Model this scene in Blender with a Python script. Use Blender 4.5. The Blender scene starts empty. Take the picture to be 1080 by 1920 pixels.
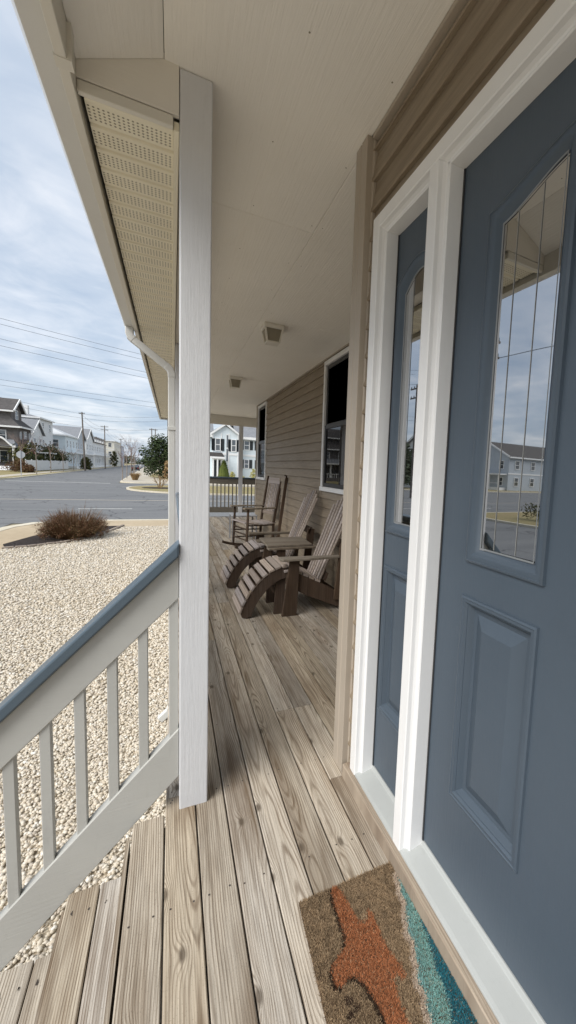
import bpy, math, random
from mathutils import Vector, Matrix
random.seed(7)
R = math.radians
SC = bpy.context.scene
COL = SC.collection

# ---------------------------------------------------------------- camera
CH = 1.22                                   # eye height above the deck (deck top is z = 0)
def cam_axes(yaw, pitch, roll):
    cy, sy, cp, sp = math.cos(yaw), math.sin(yaw), math.cos(pitch), math.sin(pitch)
    f = Vector((sy*cp, cy*cp, -sp)); r = Vector((cy, -sy, 0)); d = f.cross(r)
    c, s = math.cos(roll), math.sin(roll)
    return c*r + s*d, -s*r + c*d, f
_r, _d, _f = cam_axes(R(26.40), R(5.49), R(-2.66))
cam = bpy.data.cameras.new('camera'); camo = bpy.data.objects.new('camera', cam); COL.objects.link(camo)
camo.matrix_world = Matrix(((_r.x, -_d.x, -_f.x, 0), (_r.y, -_d.y, -_f.y, 0), (_r.z, -_d.z, -_f.z, CH), (0, 0, 0, 1)))
cam.sensor_fit = 'VERTICAL'; cam.sensor_height = 36; cam.sensor_width = 36
cam.lens = 759.35/1920*36
cam.shift_x = -(698.35-540)/1920
cam.clip_start = 0.02; cam.clip_end = 3000
SC.camera = camo

# ---------------------------------------------------------------- light
SUN_EL, SUN_AZ = 44, 242                    # degrees; azimuth clockwise from +Y
world = bpy.data.worlds.new('World'); SC.world = world; world.use_nodes = True
wn = world.node_tree; wn.nodes.clear()
def wnode(t, **k):
    n = wn.nodes.new(t)
    for a, b in k.items(): setattr(n, a, b)
    return n
def build_sky():
    L = wn.links.new
    sky = wnode('ShaderNodeTexSky', sky_type='NISHITA', sun_disc=False, sun_elevation=R(SUN_EL), sun_rotation=R(SUN_AZ))
    sky.air_density = 1.0; sky.dust_density = 2.0
    tc = wnode('ShaderNodeTexCoord'); sep = wnode('ShaderNodeSeparateXYZ'); L(tc.outputs['Generated'], sep.inputs[0])
    mz = wnode('ShaderNodeMath', operation='MAXIMUM'); L(sep.outputs[2], mz.inputs[0]); mz.inputs[1].default_value = 0
    az = wnode('ShaderNodeMath', operation='ADD'); L(mz.outputs[0], az.inputs[0]); az.inputs[1].default_value = 0.10
    dx = wnode('ShaderNodeMath', operation='DIVIDE'); L(sep.outputs[0], dx.inputs[0]); L(az.outputs[0], dx.inputs[1])
    dy = wnode('ShaderNodeMath', operation='DIVIDE'); L(sep.outputs[1], dy.inputs[0]); L(az.outputs[0], dy.inputs[1])
    cb = wnode('ShaderNodeCombineXYZ'); L(dx.outputs[0], cb.inputs[0]); L(dy.outputs[0], cb.inputs[1])
    n1 = wnode('ShaderNodeTexNoise'); n1.inputs['Scale'].default_value = 1.05; n1.inputs['Detail'].default_value = 7; n1.inputs['Roughness'].default_value = .55; n1.inputs['Distortion'].default_value = .5
    n2 = wnode('ShaderNodeTexNoise'); n2.inputs['Scale'].default_value = 3.6; n2.inputs['Detail'].default_value = 5; n2.inputs['Roughness'].default_value = .55; n2.inputs['Distortion'].default_value = .8
    L(cb.outputs[0], n1.inputs['Vector']); L(cb.outputs[0], n2.inputs['Vector'])
    ad = wnode('ShaderNodeMath', operation='MULTIPLY_ADD'); L(n2.outputs[0], ad.inputs[0]); ad.inputs[1].default_value = .38; L(n1.outputs[0], ad.inputs[2])
    cr = wnode('ShaderNodeValToRGB'); L(ad.outputs[0], cr.inputs[0])
    e = cr.color_ramp.elements
    e[0].position = .48; e[0].color = (.43, .53, .67, 1)
    e[1].position = .95; e[1].color = (1.0, 1.0, 1.02, 1)
    m = e.new(.66); m.color = (.58, .66, .77, 1)
    m = e.new(.80); m.color = (.76, .81, .885, 1)
    sc = wnode('ShaderNodeVectorMath', operation='SCALE'); L(cr.outputs[0], sc.inputs[0]); sc.inputs[3].default_value = 3.9
    mx = wnode('ShaderNodeMix', data_type='RGBA'); mx.inputs[0].default_value = .88
    L(sky.outputs[0], mx.inputs[6]); L(sc.outputs[0], mx.inputs[7])
    bg = wnode('ShaderNodeBackground'); bg.inputs[1].default_value = .10; L(mx.outputs[2], bg.inputs[0])
    out = wnode('ShaderNodeOutputWorld'); L(bg.outputs[0], out.inputs[0])
build_sky()
sun = bpy.data.lights.new('sun', 'SUN'); sun.energy = 1.5; sun.angle = R(40); sun.color = (1, .97, .92)
suno = bpy.data.objects.new('sun', sun); COL.objects.link(suno)
sd = Vector((math.sin(R(SUN_AZ))*math.cos(R(SUN_EL)), math.cos(R(SUN_AZ))*math.cos(R(SUN_EL)), math.sin(R(SUN_EL))))
suno.rotation_euler = sd.to_track_quat('Z', 'Y').to_euler(); suno.location = (-8, -6, 14)
vs = SC.view_settings; vs.view_transform = 'Standard'; vs.look = 'None'; vs.gamma = 1; vs.exposure = 1.44
SC.cycles.use_denoising = True; SC.cycles.max_bounces = 10; SC.cycles.diffuse_bounces = 7
SC.cycles.sample_clamp_indirect = 6

# ---------------------------------------------------------------- mesh helpers
class MB:
    def __init__(s): s.v = []; s.f = []; s.m = []; s.mi = 0
    def add(s, vs, fs):
        o = len(s.v); s.v += [tuple(p) for p in vs]
        for f in fs: s.f.append(tuple(i+o for i in f)); s.m.append(s.mi)
        return s
    def box(s, x0, x1, y0, y1, z0, z1):
        return s.add([(x0,y0,z0),(x1,y0,z0),(x1,y1,z0),(x0,y1,z0),(x0,y0,z1),(x1,y0,z1),(x1,y1,z1),(x0,y1,z1)],
                     [(0,3,2,1),(4,5,6,7),(0,1,5,4),(1,2,6,5),(2,3,7,6),(3,0,4,7)])
    def prism(s, poly, a, b, axis=2):
        # poly: 2-D outline; axis 0: (y,z) along x; 1: (x,z) along y; 2: (x,y) along z
        n = len(poly)
        def P(q, t): return (t, q[0], q[1]) if axis == 0 else (q[0], t, q[1]) if axis == 1 else (q[0], q[1], t)
        area = sum(poly[i][0]*poly[(i+1)%n][1]-poly[(i+1)%n][0]*poly[i][1] for i in range(n))
        if (area < 0) != (axis == 1): poly = poly[::-1]
        vs = [P(q, a) for q in poly]+[P(q, b) for q in poly]
        fs = [tuple(range(n))[::-1], tuple(range(n, 2*n))]+[(i, (i+1)%n, n+(i+1)%n, n+i) for i in range(n)]
        return s.add(vs, fs)
    def tube(s, pts, rad, n=8, cap=True):
        pts = [Vector(p) for p in pts]; k = len(pts)
        if not hasattr(rad, '__len__'): rad = [rad]*k
        vs = []; prev = None
        for i, p in enumerate(pts):
            t = (pts[min(i+1, k-1)]-pts[max(i-1, 0)]).normalized()
            a = prev if prev is not None else (Vector((0,0,1)) if abs(t.z) < .9 else Vector((1,0,0)))
            u = t.cross(a)
            if u.length < 1e-5: u = t.cross(Vector((0,1,0)))
            u.normalize(); w = u.cross(t).normalized(); prev = w
            for j in range(n):
                q = 2*math.pi*j/n; vs.append(p+(u*math.cos(q)+w*math.sin(q))*rad[i])
        fs = [(i*n+j, i*n+(j+1)%n, (i+1)*n+(j+1)%n, (i+1)*n+j) for i in range(k-1) for j in range(n)]
        if cap: fs += [tuple(range(n))[::-1], tuple(range((k-1)*n, k*n))]
        return s.add(vs, fs)
    def beam(s, p0, p1, w, h, up=(0,0,1)):
        # box from p0 to p1, w across, h along 'up'
        p0, p1 = Vector(p0), Vector(p1); t = (p1-p0).normalized(); u = t.cross(Vector(up)).normalized(); n = u.cross(t)
        vs = [p+u*a*w/2+n*b*h/2 for p in (p0, p1) for a, b in ((-1,-1),(1,-1),(1,1),(-1,1))]
        return s.add(vs, [(0,3,2,1),(4,5,6,7),(0,1,5,4),(1,2,6,5),(2,3,7,6),(3,0,4,7)])
    def build(s, name, mat, parent=None, smooth=False, bevel=0, origin=None, segs=1, **props):
        if origin is None:
            if parent is not None: origin = Vector((0,0,0))
            else:
                xs = [p[0] for p in s.v]; ys = [p[1] for p in s.v]; zs = [p[2] for p in s.v]
                origin = Vector(((min(xs)+max(xs))/2, (min(ys)+max(ys))/2, min(zs)))
        else: origin = Vector(origin)
        base = Vector((0,0,0)) if parent is None else wloc(parent)
        if parent is not None and origin.length == 0: origin = base.copy()
        me = bpy.data.meshes.new(name); me.from_pydata([(p[0]-origin.x, p[1]-origin.y, p[2]-origin.z) for p in s.v], [], s.f)
        for m in (mat if isinstance(mat, (list, tuple)) else [mat]): me.materials.append(MAT[m] if isinstance(m, str) else m)
        if any(s.m): me.polygons.foreach_set('material_index', s.m)
        if smooth:
            me.polygons.foreach_set('use_smooth', [True]*len(me.polygons))
            if smooth != 'full': me.set_sharp_from_angle(angle=R(40))
        me.update()
        o = bpy.data.objects.new(name, me); COL.objects.link(o); o.location = origin-base
        if parent is not None: o.parent = parent
        if bevel:
            b = o.modifiers.new('bevel', 'BEVEL'); b.width = bevel; b.segments = segs; b.limit_method = 'ANGLE'; b.angle_limit = R(40)
        for k, v in props.items(): o[k] = v
        return o
def wloc(o):
    v = Vector(o.location)
    while o.parent is not None: o = o.parent; v += Vector(o.location)
    return v
def thing(name, loc, label, cat, group=None, rz=0):
    o = bpy.data.objects.new(name, None); COL.objects.link(o); o.location = loc; o.rotation_euler = (0,0,rz); o.empty_display_size = .2
    o['label'] = label; o['category'] = cat
    if group: o['group'] = group
    return o
def inst(src, parent, loc, name=None, rz=0, scale=None):
    c = src.copy(); COL.objects.link(c); c.parent = parent
    if name: c.name = name
    c.location = Vector(loc)-wloc(parent) if parent else Vector(loc)
    c.rotation_euler = (0,0,rz)
    if scale: c.scale = scale
    return c
def copy_tree(o, parent=None):
    c = o.copy(); COL.objects.link(c); c.parent = parent
    for ch in list(o.children): copy_tree(ch, c)
    return c

# ---------------------------------------------------------------- materials
MAT = {}
class NT:
    def __init__(s, name):
        s.mat = bpy.data.materials.new(name); s.mat.use_nodes = True; s.t = s.mat.node_tree
        s.b = s.t.nodes['Principled BSDF']; MAT[name] = s.mat
    def n(s, typ, ins=None, **k):
        o = s.t.nodes.new(typ)
        for a, b in k.items(): setattr(o, a, b)
        for a, b in (ins or {}).items():
            if isinstance(b, bpy.types.NodeSocket): s.t.links.new(b, o.inputs[a])
            else: o.inputs[a].default_value = b
        return o
    def math(s, op, a, b=0, c=None):
        d = {0: a, 1: b}
        if c is not None: d[2] = c
        return s.n('ShaderNodeMath', d, operation=op).outputs[0]
    def coord(s, scale=(1,1,1), kind='Object', rand=0):
        tc = s.n('ShaderNodeTexCoord').outputs[kind]
        if rand:
            oi = s.n('ShaderNodeObjectInfo').outputs['Random']
            off = s.n('ShaderNodeVectorMath', {0: (rand*1.0, rand*.73, rand*.41), 3: oi}, operation='SCALE').outputs[0]
            tc = s.n('ShaderNodeVectorMath', {0: tc, 1: off}, operation='ADD').outputs[0]
        return s.n('ShaderNodeVectorMath', {0: tc, 1: scale}, operation='MULTIPLY').outputs[0]
    def noise(s, vec, scale=5, detail=4, rough=.5, dist=0):
        return s.n('ShaderNodeTexNoise', {'Vector': vec, 'Scale': scale, 'Detail': detail, 'Roughness': rough, 'Distortion': dist}).outputs[0]
    def ramp(s, fac, *stops):
        r = s.n('ShaderNodeValToRGB', {0: fac}); e = r.color_ramp.elements
        while len(e) < len(stops): e.new(.5)
        for i, (p, c) in enumerate(stops): e[i].position = p; e[i].color = (c, c, c, 1) if not hasattr(c, '__len__') else (*c, 1)
        return r.outputs[0]
    def mix(s, fac, a, b, mode='MIX'):
        f = lambda v: (*v, 1) if isinstance(v, tuple) and len(v) == 3 else v
        return s.n('ShaderNodeMix', {0: fac, 6: f(a), 7: f(b)}, data_type='RGBA', blend_type=mode).outputs[2]
    def bump(s, h, strength=.3, dist=.01, normal=None):
        d = {'Height': h, 'Strength': strength, 'Distance': dist}
        if normal is not None: d['Normal'] = normal
        return s.n('ShaderNodeBump', d).outputs[0]
    def out(s, color, rough=.7, normal=None, spec=.5, metal=0):
        for k, v in (('Base Color', color), ('Roughness', rough), ('Specular IOR Level', spec), ('Metallic', metal)):
            if isinstance(v, bpy.types.NodeSocket): s.t.links.new(v, s.b.inputs[k])
            else: s.b.inputs[k].default_value = (*v, 1) if hasattr(v, '__len__') else v
        if normal is not None: s.t.links.new(normal, s.b.inputs['Normal'])
        return s.mat

def plain(name, col, rough=.7, var=.12, scale=6, bump=.15, bscale=60, stretch=(1,1,1), rand=3, spec=.4, bdist=.002):
    t = NT(name); c = t.coord(stretch, rand=rand)
    a = t.noise(c, scale, 5, .6); dark = tuple(x*(1-var) for x in col); lite = tuple(min(1, x*(1+var*.7)) for x in col)
    b = t.noise(c, bscale, 3, .6)
    cc = t.ramp(a, (.3, dark), (.7, lite))
    return t.out(cc, rough, t.bump(b, bump, bdist) if bump else None, spec)

def wood(name, lite, dark, grey, ring=.006, scale=1.0, axis=1, rough=.82, knots=True, stain=.5, grain=1.0, blotch=.55):
    """Plank sawn from a log; the board runs along 'axis' of its own object space."""
    t = NT(name)
    oi = t.n('ShaderNodeObjectInfo').outputs['Random']
    tc = t.n('ShaderNodeTexCoord').outputs['Object']
    sep = t.n('ShaderNodeSeparateXYZ', {0: tc})
    ax = {0: (1, 0), 1: (0, 1), 2: (0, 2)}[axis]
    x = sep.outputs[ax[0]]; y = sep.outputs[ax[1]]
    x = t.math('MULTIPLY', x, scale); y = t.math('MULTIPLY', y, scale)
    y = t.math('ADD', y, t.math('MULTIPLY', oi, 91.7))
    v = t.n('ShaderNodeCombineXYZ', {0: x, 1: y, 2: t.math('MULTIPLY', oi, 13.0)}).outputs[0]
    lo = t.n('ShaderNodeVectorMath', {0: v, 1: (.0, .9, 1)}, operation='MULTIPLY').outputs[0]
    pith = t.math('MULTIPLY', t.math('SUBTRACT', t.math('FRACT', t.math('MULTIPLY', oi, 57.31)), .5), .15)
    cx = t.math('ADD', pith, t.math('MULTIPLY', t.math('SUBTRACT', t.noise(lo, 1.0, 2), .5), .07))
    oz = t.math('MULTIPLY_ADD', t.noise(t.n('ShaderNodeVectorMath', {0: lo, 1: (5.3, 2.1, 9.2)}, operation='ADD').outputs[0], 1.3, 2), .10, -.02)
    wob = t.noise(t.n('ShaderNodeVectorMath', {0: v, 1: (26, 3, 1)}, operation='MULTIPLY').outputs[0], 1, 3, .6)
    dx = t.math('SUBTRACT', x, cx)
    r = t.math('SQRT', t.math('ADD', t.math('MULTIPLY', dx, dx), t.math('MULTIPLY', oz, oz)))
    r = t.math('ADD', r, t.math('MULTIPLY', wob, .004))
    if knots:
        kv = t.n('ShaderNodeVectorMath', {0: v, 1: (7.0, 3.4, 1)}, operation='MULTIPLY').outputs[0]
        vo = t.n('ShaderNodeTexVoronoi', {'Vector': kv, 'Scale': 1.0, 'Randomness': 1.0}, voronoi_dimensions='2D')
        sel = t.math('GREATER_THAN', t.n('ShaderNodeSeparateColor', {0: vo.outputs['Color']}).outputs[0], .62)
        d = vo.outputs['Distance']
        g = t.math('MULTIPLY', t.math('EXPONENT', t.math('MULTIPLY', t.math('MULTIPLY', d, d), -55.0)), sel)
        r = t.math('ADD', r, t.math('MULTIPLY', g, .015))
    rings = t.math('SINE', t.math('MULTIPLY', r, 2*math.pi/ring))
    rings = t.math('MULTIPLY_ADD', rings, .5, .5)
    fine = t.noise(t.n('ShaderNodeVectorMath', {0: v, 1: (330, 7, 1)}, operation='MULTIPLY').outputs[0], 1, 3, .7)
    mott = t.noise(t.n('ShaderNodeVectorMath', {0: v, 1: (16, 2.2, 1)}, operation='MULTIPLY').outputs[0], 1, 4, .6)
    amp = t.ramp(t.noise(t.n('ShaderNodeVectorMath', {0: v, 1: (30, 3, 1)}, operation='MULTIPLY').outputs[0], 1, 3, .6), (.30, .30), (.64, .95))
    col = t.mix(t.math('MULTIPLY', t.ramp(rings, (.50, 0), (.99, 1)), amp), lite, dark)
    def nz(sx, sy, det=3, rough=.6): return t.noise(t.n('ShaderNodeVectorMath', {0: v, 1: (sx, sy, 1)}, operation='MULTIPLY').outputs[0], 1, det, rough)
    col = t.mix(t.ramp(mott, (.36, 0), (.68, stain)), col, grey)
    col = t.mix(t.math('MULTIPLY', t.ramp(nz(75, 1.5), (.46, 0), (.68, 1)), .55*grain), col, tuple(c*.9 for c in dark))
    col = t.mix(t.math('MULTIPLY', t.ramp(nz(140, 2.5), (.52, 0), (.70, 1)), .5*grain), col, tuple(min(1, c*1.22) for c in lite))
    col = t.mix(t.math('MULTIPLY', t.ramp(fine, (.45, 0), (.70, 1)), .45*grain), col, tuple(c*.55 for c in dark))
    col = t.mix(t.ramp(nz(7, 1.1, 4), (.47, 0), (.72, blotch)), col, (dark[0]*.80, dark[1]*.70, dark[2]*.58))
    col = t.mix(t.ramp(nz(240, 240, 2), (.62, 0), (.72, .35*grain)), col, tuple(c*.5 for c in dark))
    br = t.math('MULTIPLY_ADD', oi, .46, .80)
    hs = t.math('MULTIPLY_ADD', t.math('FRACT', t.math('MULTIPLY', oi, 31.7)), .22, .86)
    col = t.mix(1.0, col, t.n('ShaderNodeCombineColor', {0: br, 1: t.math('MULTIPLY', br, t.math('MULTIPLY_ADD', hs, .35, .65)), 2: t.math('MULTIPLY', br, hs)}).outputs[0], 'MULTIPLY')
    if knots:
        k = t.math('MULTIPLY', t.ramp(d, (.035, .75), (.085, 0)), sel)
        col = t.mix(k, col, tuple(c*.5 for c in dark))
    h = t.math('ADD', t.math('MULTIPLY', rings, .6), fine)
    return t.out(col, rough, t.bump(h, .35, .0012), .25)

wood('deck_wood', (.49,.435,.36), (.15,.110,.073), (.405,.375,.33), ring=.0060, blotch=.78)
wood('tread_wood', (.49,.45,.39), (.145,.108,.075), (.42,.40,.365), ring=.0064, blotch=.9)
wood('sill_wood', (.36,.295,.225), (.19,.14,.10), (.33,.28,.225), ring=.0060, blotch=.5)
wood('slat_wood', (.36,.31,.285), (.20,.165,.145), (.42,.385,.37), ring=.012, axis=2, knots=False, grain=.25, blotch=.3)
wood('teak_dark', (.095,.064,.045), (.046,.030,.021), (.115,.088,.069), ring=.009, axis=2, knots=False)
wood('arm_wood', (.25,.215,.175), (.14,.115,.09), (.28,.26,.225), ring=.009, axis=0, knots=False)

def paint(name, col, rough=.5, var=.06, brush=(40,40,2.5), crack=.0, bump=.25, spec=.4):
    t = NT(name); c = t.coord(rand=5); cb = t.coord(brush, rand=5)
    a = t.noise(c, 2.3, 6, .65); b = t.noise(cb, 3, 4, .65)
    cc = t.ramp(a, (.3, tuple(x*(1-var) for x in col)), (.7, tuple(min(1, x*(1+var*.5)) for x in col)))
    dirt = t.noise(t.coord((9,9,2), rand=5), 2.2, 7, .75)
    cc = t.mix(t.ramp(dirt, (.58, 0), (.80, crack)), cc, tuple(x*.55 for x in col))
    fine = t.noise(c, 26, 4, .65)
    h = t.math('ADD', b, t.math('MULTIPLY', fine, .8))
    return t.out(cc, rough, t.bump(h, bump, .0022), spec)
paint('white_paint', (.80,.80,.795), .42, .04, crack=.10, bump=.22)
paint('post_paint', (.63,.64,.66), .5, .05, crack=.18, bump=.5)
paint('rail_paint', (.44,.44,.415), .5, .07, brush=(3,40,40), crack=.28, bump=.3)
paint('rail_brown', (.17,.155,.13), .6, .08, brush=(3,40,40), crack=.2, bump=.3)
paint('slate_paint', (.070,.093,.120), .40, .07, brush=(50,50,2.2), crack=.10, bump=.24)
paint('cap_paint', (.080,.112,.142), .32, .10, brush=(3,40,40), crack=.15, bump=.12)
paint('almond_metal', (.66,.635,.565), .45, .04, crack=.12, bump=.05)
paint('gutter_metal', (.63,.63,.61), .35, .04, crack=.14, bump=.05)
paint('threshold_metal', (.41,.425,.415), .38, .08, brush=(60,3,3), crack=.25, bump=.1)
paint('beam_paint', (.74,.71,.645), .55, .05, brush=(3,40,40), crack=.15, bump=.35)

def ceiling_mat():
    t = NT('ceiling_paint'); c = t.coord((1,1,1), rand=4); g = t.coord((60,2.2,60), rand=4)
    a = t.noise(c, 1.4, 5, .6); b = t.noise(g, 1.6, 5, .7, .4)
    cc = t.ramp(a, (.3, (.87,.845,.785)), (.7, (.91,.888,.835)))
    cc = t.mix(t.ramp(b, (.60, 0), (.72, .22)), cc, (.50,.46,.39))
    t.out(cc, .6, t.bump(b, .55, .004), .3)
ceiling_mat()
def soffit_mat():
    t = NT('soffit_vinyl'); tc = t.n('ShaderNodeTexCoord').outputs['Object']
    sp = t.n('ShaderNodeSeparateXYZ', {0: tc})
    u = t.math('FRACT', t.math('MULTIPLY', sp.outputs[0], 1/.0125)); v = t.math('FRACT', t.math('MULTIPLY', sp.outputs[1], 1/.0125))
    du = t.math('SUBTRACT', u, .5); dv = t.math('SUBTRACT', v, .5)
    d = t.math('SQRT', t.math('ADD', t.math('MULTIPLY', du, du), t.math('MULTIPLY', dv, dv)))
    hole = t.ramp(d, (.20, 1), (.30, 0))
    inside = t.math('LESS_THAN', t.math('ABSOLUTE', t.math('SUBTRACT', sp.outputs[1], .054)), .031)
    hole = t.math('MULTIPLY', hole, inside)
    a = t.noise(t.coord(rand=3), 5, 4)
    cc = t.ramp(a, (.3, (.78,.73,.58)), (.7, (.83,.785,.64)))
    cc = t.mix(t.math('MULTIPLY', hole, .85), cc, (.12,.10,.06))
    t.out(cc, .5, t.bump(t.math('MULTIPLY', hole, -1), .4, .003), .35)
soffit_mat()
def siding_mat():
    t = NT('siding_vinyl'); g = t.coord((30,1.6,30), rand=6); c = t.coord(rand=6)
    a = t.noise(g, 2.2, 5, .65, .3); b = t.noise(c, 1.8, 4)
    cc = t.mix(t.ramp(a, (.40, 0), (.66, 1)), (.285,.230,.165), (.205,.160,.112))
    cc = t.mix(t.ramp(b, (.45, 0), (.75, .4)), cc, (.32,.27,.215))
    t.out(cc, .55, t.bump(a, .3, .002), .35)
siding_mat()
paint('trim_taupe', (.40,.345,.28), .5, .06, brush=(40,40,2), crack=.06, bump=.2)
def glass_mat(name, refl, base, tint=(1,1,1)):
    t = NT(name); nt = t.t
    lw = t.n('ShaderNodeLayerWeight', {'Blend': .35}); fac = t.math('MULTIPLY_ADD', lw.outputs['Fresnel'], .7, refl)
    w = t.noise(t.coord((1,1,1)), 2.0, 2); nb = t.bump(w, .02, .02)
    gl = t.n('ShaderNodeBsdfGlossy', {'Color': (*tint, 1), 'Roughness': .012, 'Normal': nb})
    df = t.n('ShaderNodeBsdfDiffuse', {'Color': (*base, 1)})
    mx = t.n('ShaderNodeMixShader', {0: fac, 1: df.outputs[0], 2: gl.outputs[0]})
    nt.links.new(mx.outputs[0], nt.nodes['Material Output'].inputs['Surface'])
glass_mat('door_glass', .44, (.012,.012,.010), (.95,.97,1))
glass_mat('window_glass', .03, (.006,.006,.007))
glass_mat('far_glass', .10, (.05,.06,.07))
plain('black_sash', (.035,.035,.037), .4, .1, bump=0)
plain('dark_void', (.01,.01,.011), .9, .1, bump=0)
plain('bead_metal', (.20,.21,.215), .4, .1, bump=0)
plain('came_metal', (.26,.26,.25), .4, .1, bump=0)
plain('blind_white', (.12,.12,.12), .6, .1, bump=0)
plain('screw_metal', (.055,.045,.04), .6, .2, bump=0)
plain('lamp_white', (.75,.72,.65), .4, .1, bump=0)
plain('lamp_glass', (.30,.27,.21), .25, .2, bump=0)
plain('grey_metal', (.36,.37,.39), .4, .1, bump=.05)
def gravel_mats():
    t = NT('pebble'); ri = t.n('ShaderNodeNewGeometry').outputs['Random Per Island']
    cc = t.ramp(ri, (0, (.50,.43,.325)), (.18, (.62,.555,.45)), (.36, (.69,.64,.55)), (.52, (.54,.465,.36)), (.66, (.65,.59,.495)), (.80, (.47,.41,.335)), (.90, (.76,.73,.665)), (1, (.37,.32,.26)))
    a = t.noise(t.coord(kind='Object'), 90, 3)
    cc = t.mix(t.ramp(a, (.45, 0), (.75, .4)), cc, (.44,.36,.27))
    t.out(cc, .65, None, .3)
    t = NT('gravel_bed'); c = t.coord()
    vo = t.n('ShaderNodeTexVoronoi', {'Vector': c, 'Scale': 40.0}); r = t.n('ShaderNodeSeparateColor', {0: vo.outputs['Color']}).outputs[0]
    cc = t.ramp(r, (0, (.44,.36,.25)), (.3, (.62,.55,.44)), (.6, (.68,.63,.53)), (.8, (.52,.44,.32)), (1, (.34,.29,.22)))
    cc = t.mix(t.ramp(vo.outputs['Distance'], (.35, 0), (.75, .75)), cc, (.30,.25,.18))
    big = t.noise(c, .7, 4); cc = t.mix(t.ramp(big, (.4, 0), (.7, .25)), cc, (.58,.51,.40))
    t.out(cc, .85, t.bump(t.math('MULTIPLY', vo.outputs['Distance'], -1), .9, .02), .2)
gravel_mats()
def ground_mat(name, c1, c2, c3, s1=.5, s2=6, s3=60, bump=.4, bd=.01, rough=.9):
    t = NT(name); c = t.coord(kind='Object')
    a = t.noise(c, s1, 5, .6); b = t.noise(c, s2, 5, .65); d = t.noise(c, s3, 3, .6)
    cc = t.mix(t.ramp(a, (.35, 0), (.65, 1)), c1, c2); cc = t.mix(t.ramp(b, (.45, 0), (.75, .8)), cc, c3)
    cc = t.mix(t.ramp(d, (.4, .0), (.75, .35)), cc, tuple(x*.5 for x in c1))
    t.out(cc, rough, t.bump(t.math('ADD', b, d), bump, bd), .25)
def asphalt_mat():
    t = NT('asphalt'); c = t.coord(kind='Object')
    a = t.noise(t.coord((.25,1.4,1)), .5, 5, .65); b = t.noise(c, 9, 5, .7); d = t.noise(c, 70, 2, .6)
    cc = t.ramp(a, (.3, (.118,.122,.126)), (.5, (.152,.155,.158)), (.72, (.195,.195,.193)))
    cc = t.mix(t.ramp(b, (.4, 0), (.8, .5)), cc, (.26,.255,.245)); cc = t.mix(t.ramp(d, (.5, 0), (.7, .5)), cc, (.09,.09,.092))
    ck = t.n('ShaderNodeTexVoronoi', {'Vector': t.n('ShaderNodeVectorMath', {0: t.n('ShaderNodeVectorMath', {0: t.n('ShaderNodeTexNoise', {'Vector': c, 'Scale': .8, 'Detail': 4}).outputs['Color'], 3: 1.6}, operation='SCALE').outputs[0], 1: c}, operation='ADD').outputs[0], 'Scale': .22}, feature='DISTANCE_TO_EDGE').outputs['Distance']
    cc = t.mix(t.ramp(ck, (.004, .75), (.012, 0)), cc, (.05,.05,.052))
    t.out(cc, .85, t.bump(d, .4, .01), .3)
asphalt_mat()
ground_mat('concrete', (.46,.41,.33), (.52,.47,.39), (.40,.35,.27), .6, 5, 70, .25, .004)
ground_mat('sandy_path', (.44,.35,.235), (.50,.405,.28), (.38,.30,.20), .6, 5, 70, .3, .006)
ground_mat('kerb_concrete', (.60,.54,.42), (.68,.62,.50), (.50,.44,.33), .8, 5, 60, .25, .004)
ground_mat('dry_grass', (.30,.24,.12), (.24,.22,.10), (.38,.29,.15), .3, 3, 40, .8, .04)
ground_mat('mulch', (.045,.035,.03), (.07,.05,.042), (.03,.025,.022), 3, 30, 120, 1, .03)
ground_mat('far_ground', (.22,.19,.12), (.17,.16,.10), (.28,.23,.15), .1, 1, 9, .4, .05)
ground_mat('road_paint', (.62,.62,.58), (.48,.48,.45), (.25,.25,.25), 2, 14, 60, .1, .003)
ground_mat('edging_stone', (.26,.21,.17), (.32,.27,.22), (.20,.16,.13), 2, 12, 60, .5, .01)
def foliage(name, a, b, c, rough=.7):
    t = NT(name); ri = t.n('ShaderNodeNewGeometry').outputs['Random Per Island']
    n = t.noise(t.coord(kind='Object'), 1.6, 3); f = t.math('ADD', t.math('MULTIPLY', ri, .6), t.math('MULTIPLY', n, .5))
    t.out(t.ramp(f, (.15, a), (.5, b), (.9, c)), rough, None, .2)
foliage('heather', (.075,.030,.018), (.150,.075,.040), (.115,.095,.040))
foliage('heather_tip', (.17,.09,.06), (.24,.15,.10), (.20,.16,.09))
foliage('pine_needles', (.016,.030,.013), (.035,.055,.020), (.07,.088,.034))
foliage('hedge_leaf', (.020,.032,.010), (.055,.065,.02), (.13,.11,.035))
foliage('topiary', (.030,.048,.010), (.065,.09,.016), (.12,.125,.025))
foliage('yellow_leaf', (.32,.28,.07), (.42,.40,.12), (.50,.46,.20))
foliage('dry_blade', (.26,.16,.07), (.38,.26,.13), (.20,.13,.07))
foliage('twig', (.15,.10,.08), (.21,.145,.12), (.27,.19,.16))
foliage('far_leaf', (.035,.055,.03), (.06,.08,.045), (.09,.10,.06))
plain('bark', (.27,.225,.185), .9, .3, 9, .6, 30, (1,1,.3))
plain('pole_wood', (.17,.145,.125), .9, .25, 6, .4, 40, (1,1,.1))
plain('wire_black', (.03,.03,.033), .6, .1, bump=0)
def clap(name, col, pitch=.16, var=.06):
    t = NT(name); sp = t.n('ShaderNodeSeparateXYZ', {0: t.n('ShaderNodeTexCoord').outputs['Object']})
    z = t.math('FRACT', t.math('MULTIPLY', sp.outputs[2], 1/pitch)); a = t.noise(t.coord(), 1.2, 4)
    cc = t.ramp(a, (.3, tuple(x*(1-var) for x in col)), (.7, col))
    t.out(cc, .7, t.bump(z, .35, .012), .3)
clap('white_clap', (.72,.73,.73)); clap('pale_blue_clap', (.70,.77,.80)); clap('grey_clap', (.46,.50,.54)); clap('cream_clap', (.70,.67,.58)); clap('lilac_clap', (.48,.50,.58))
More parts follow.
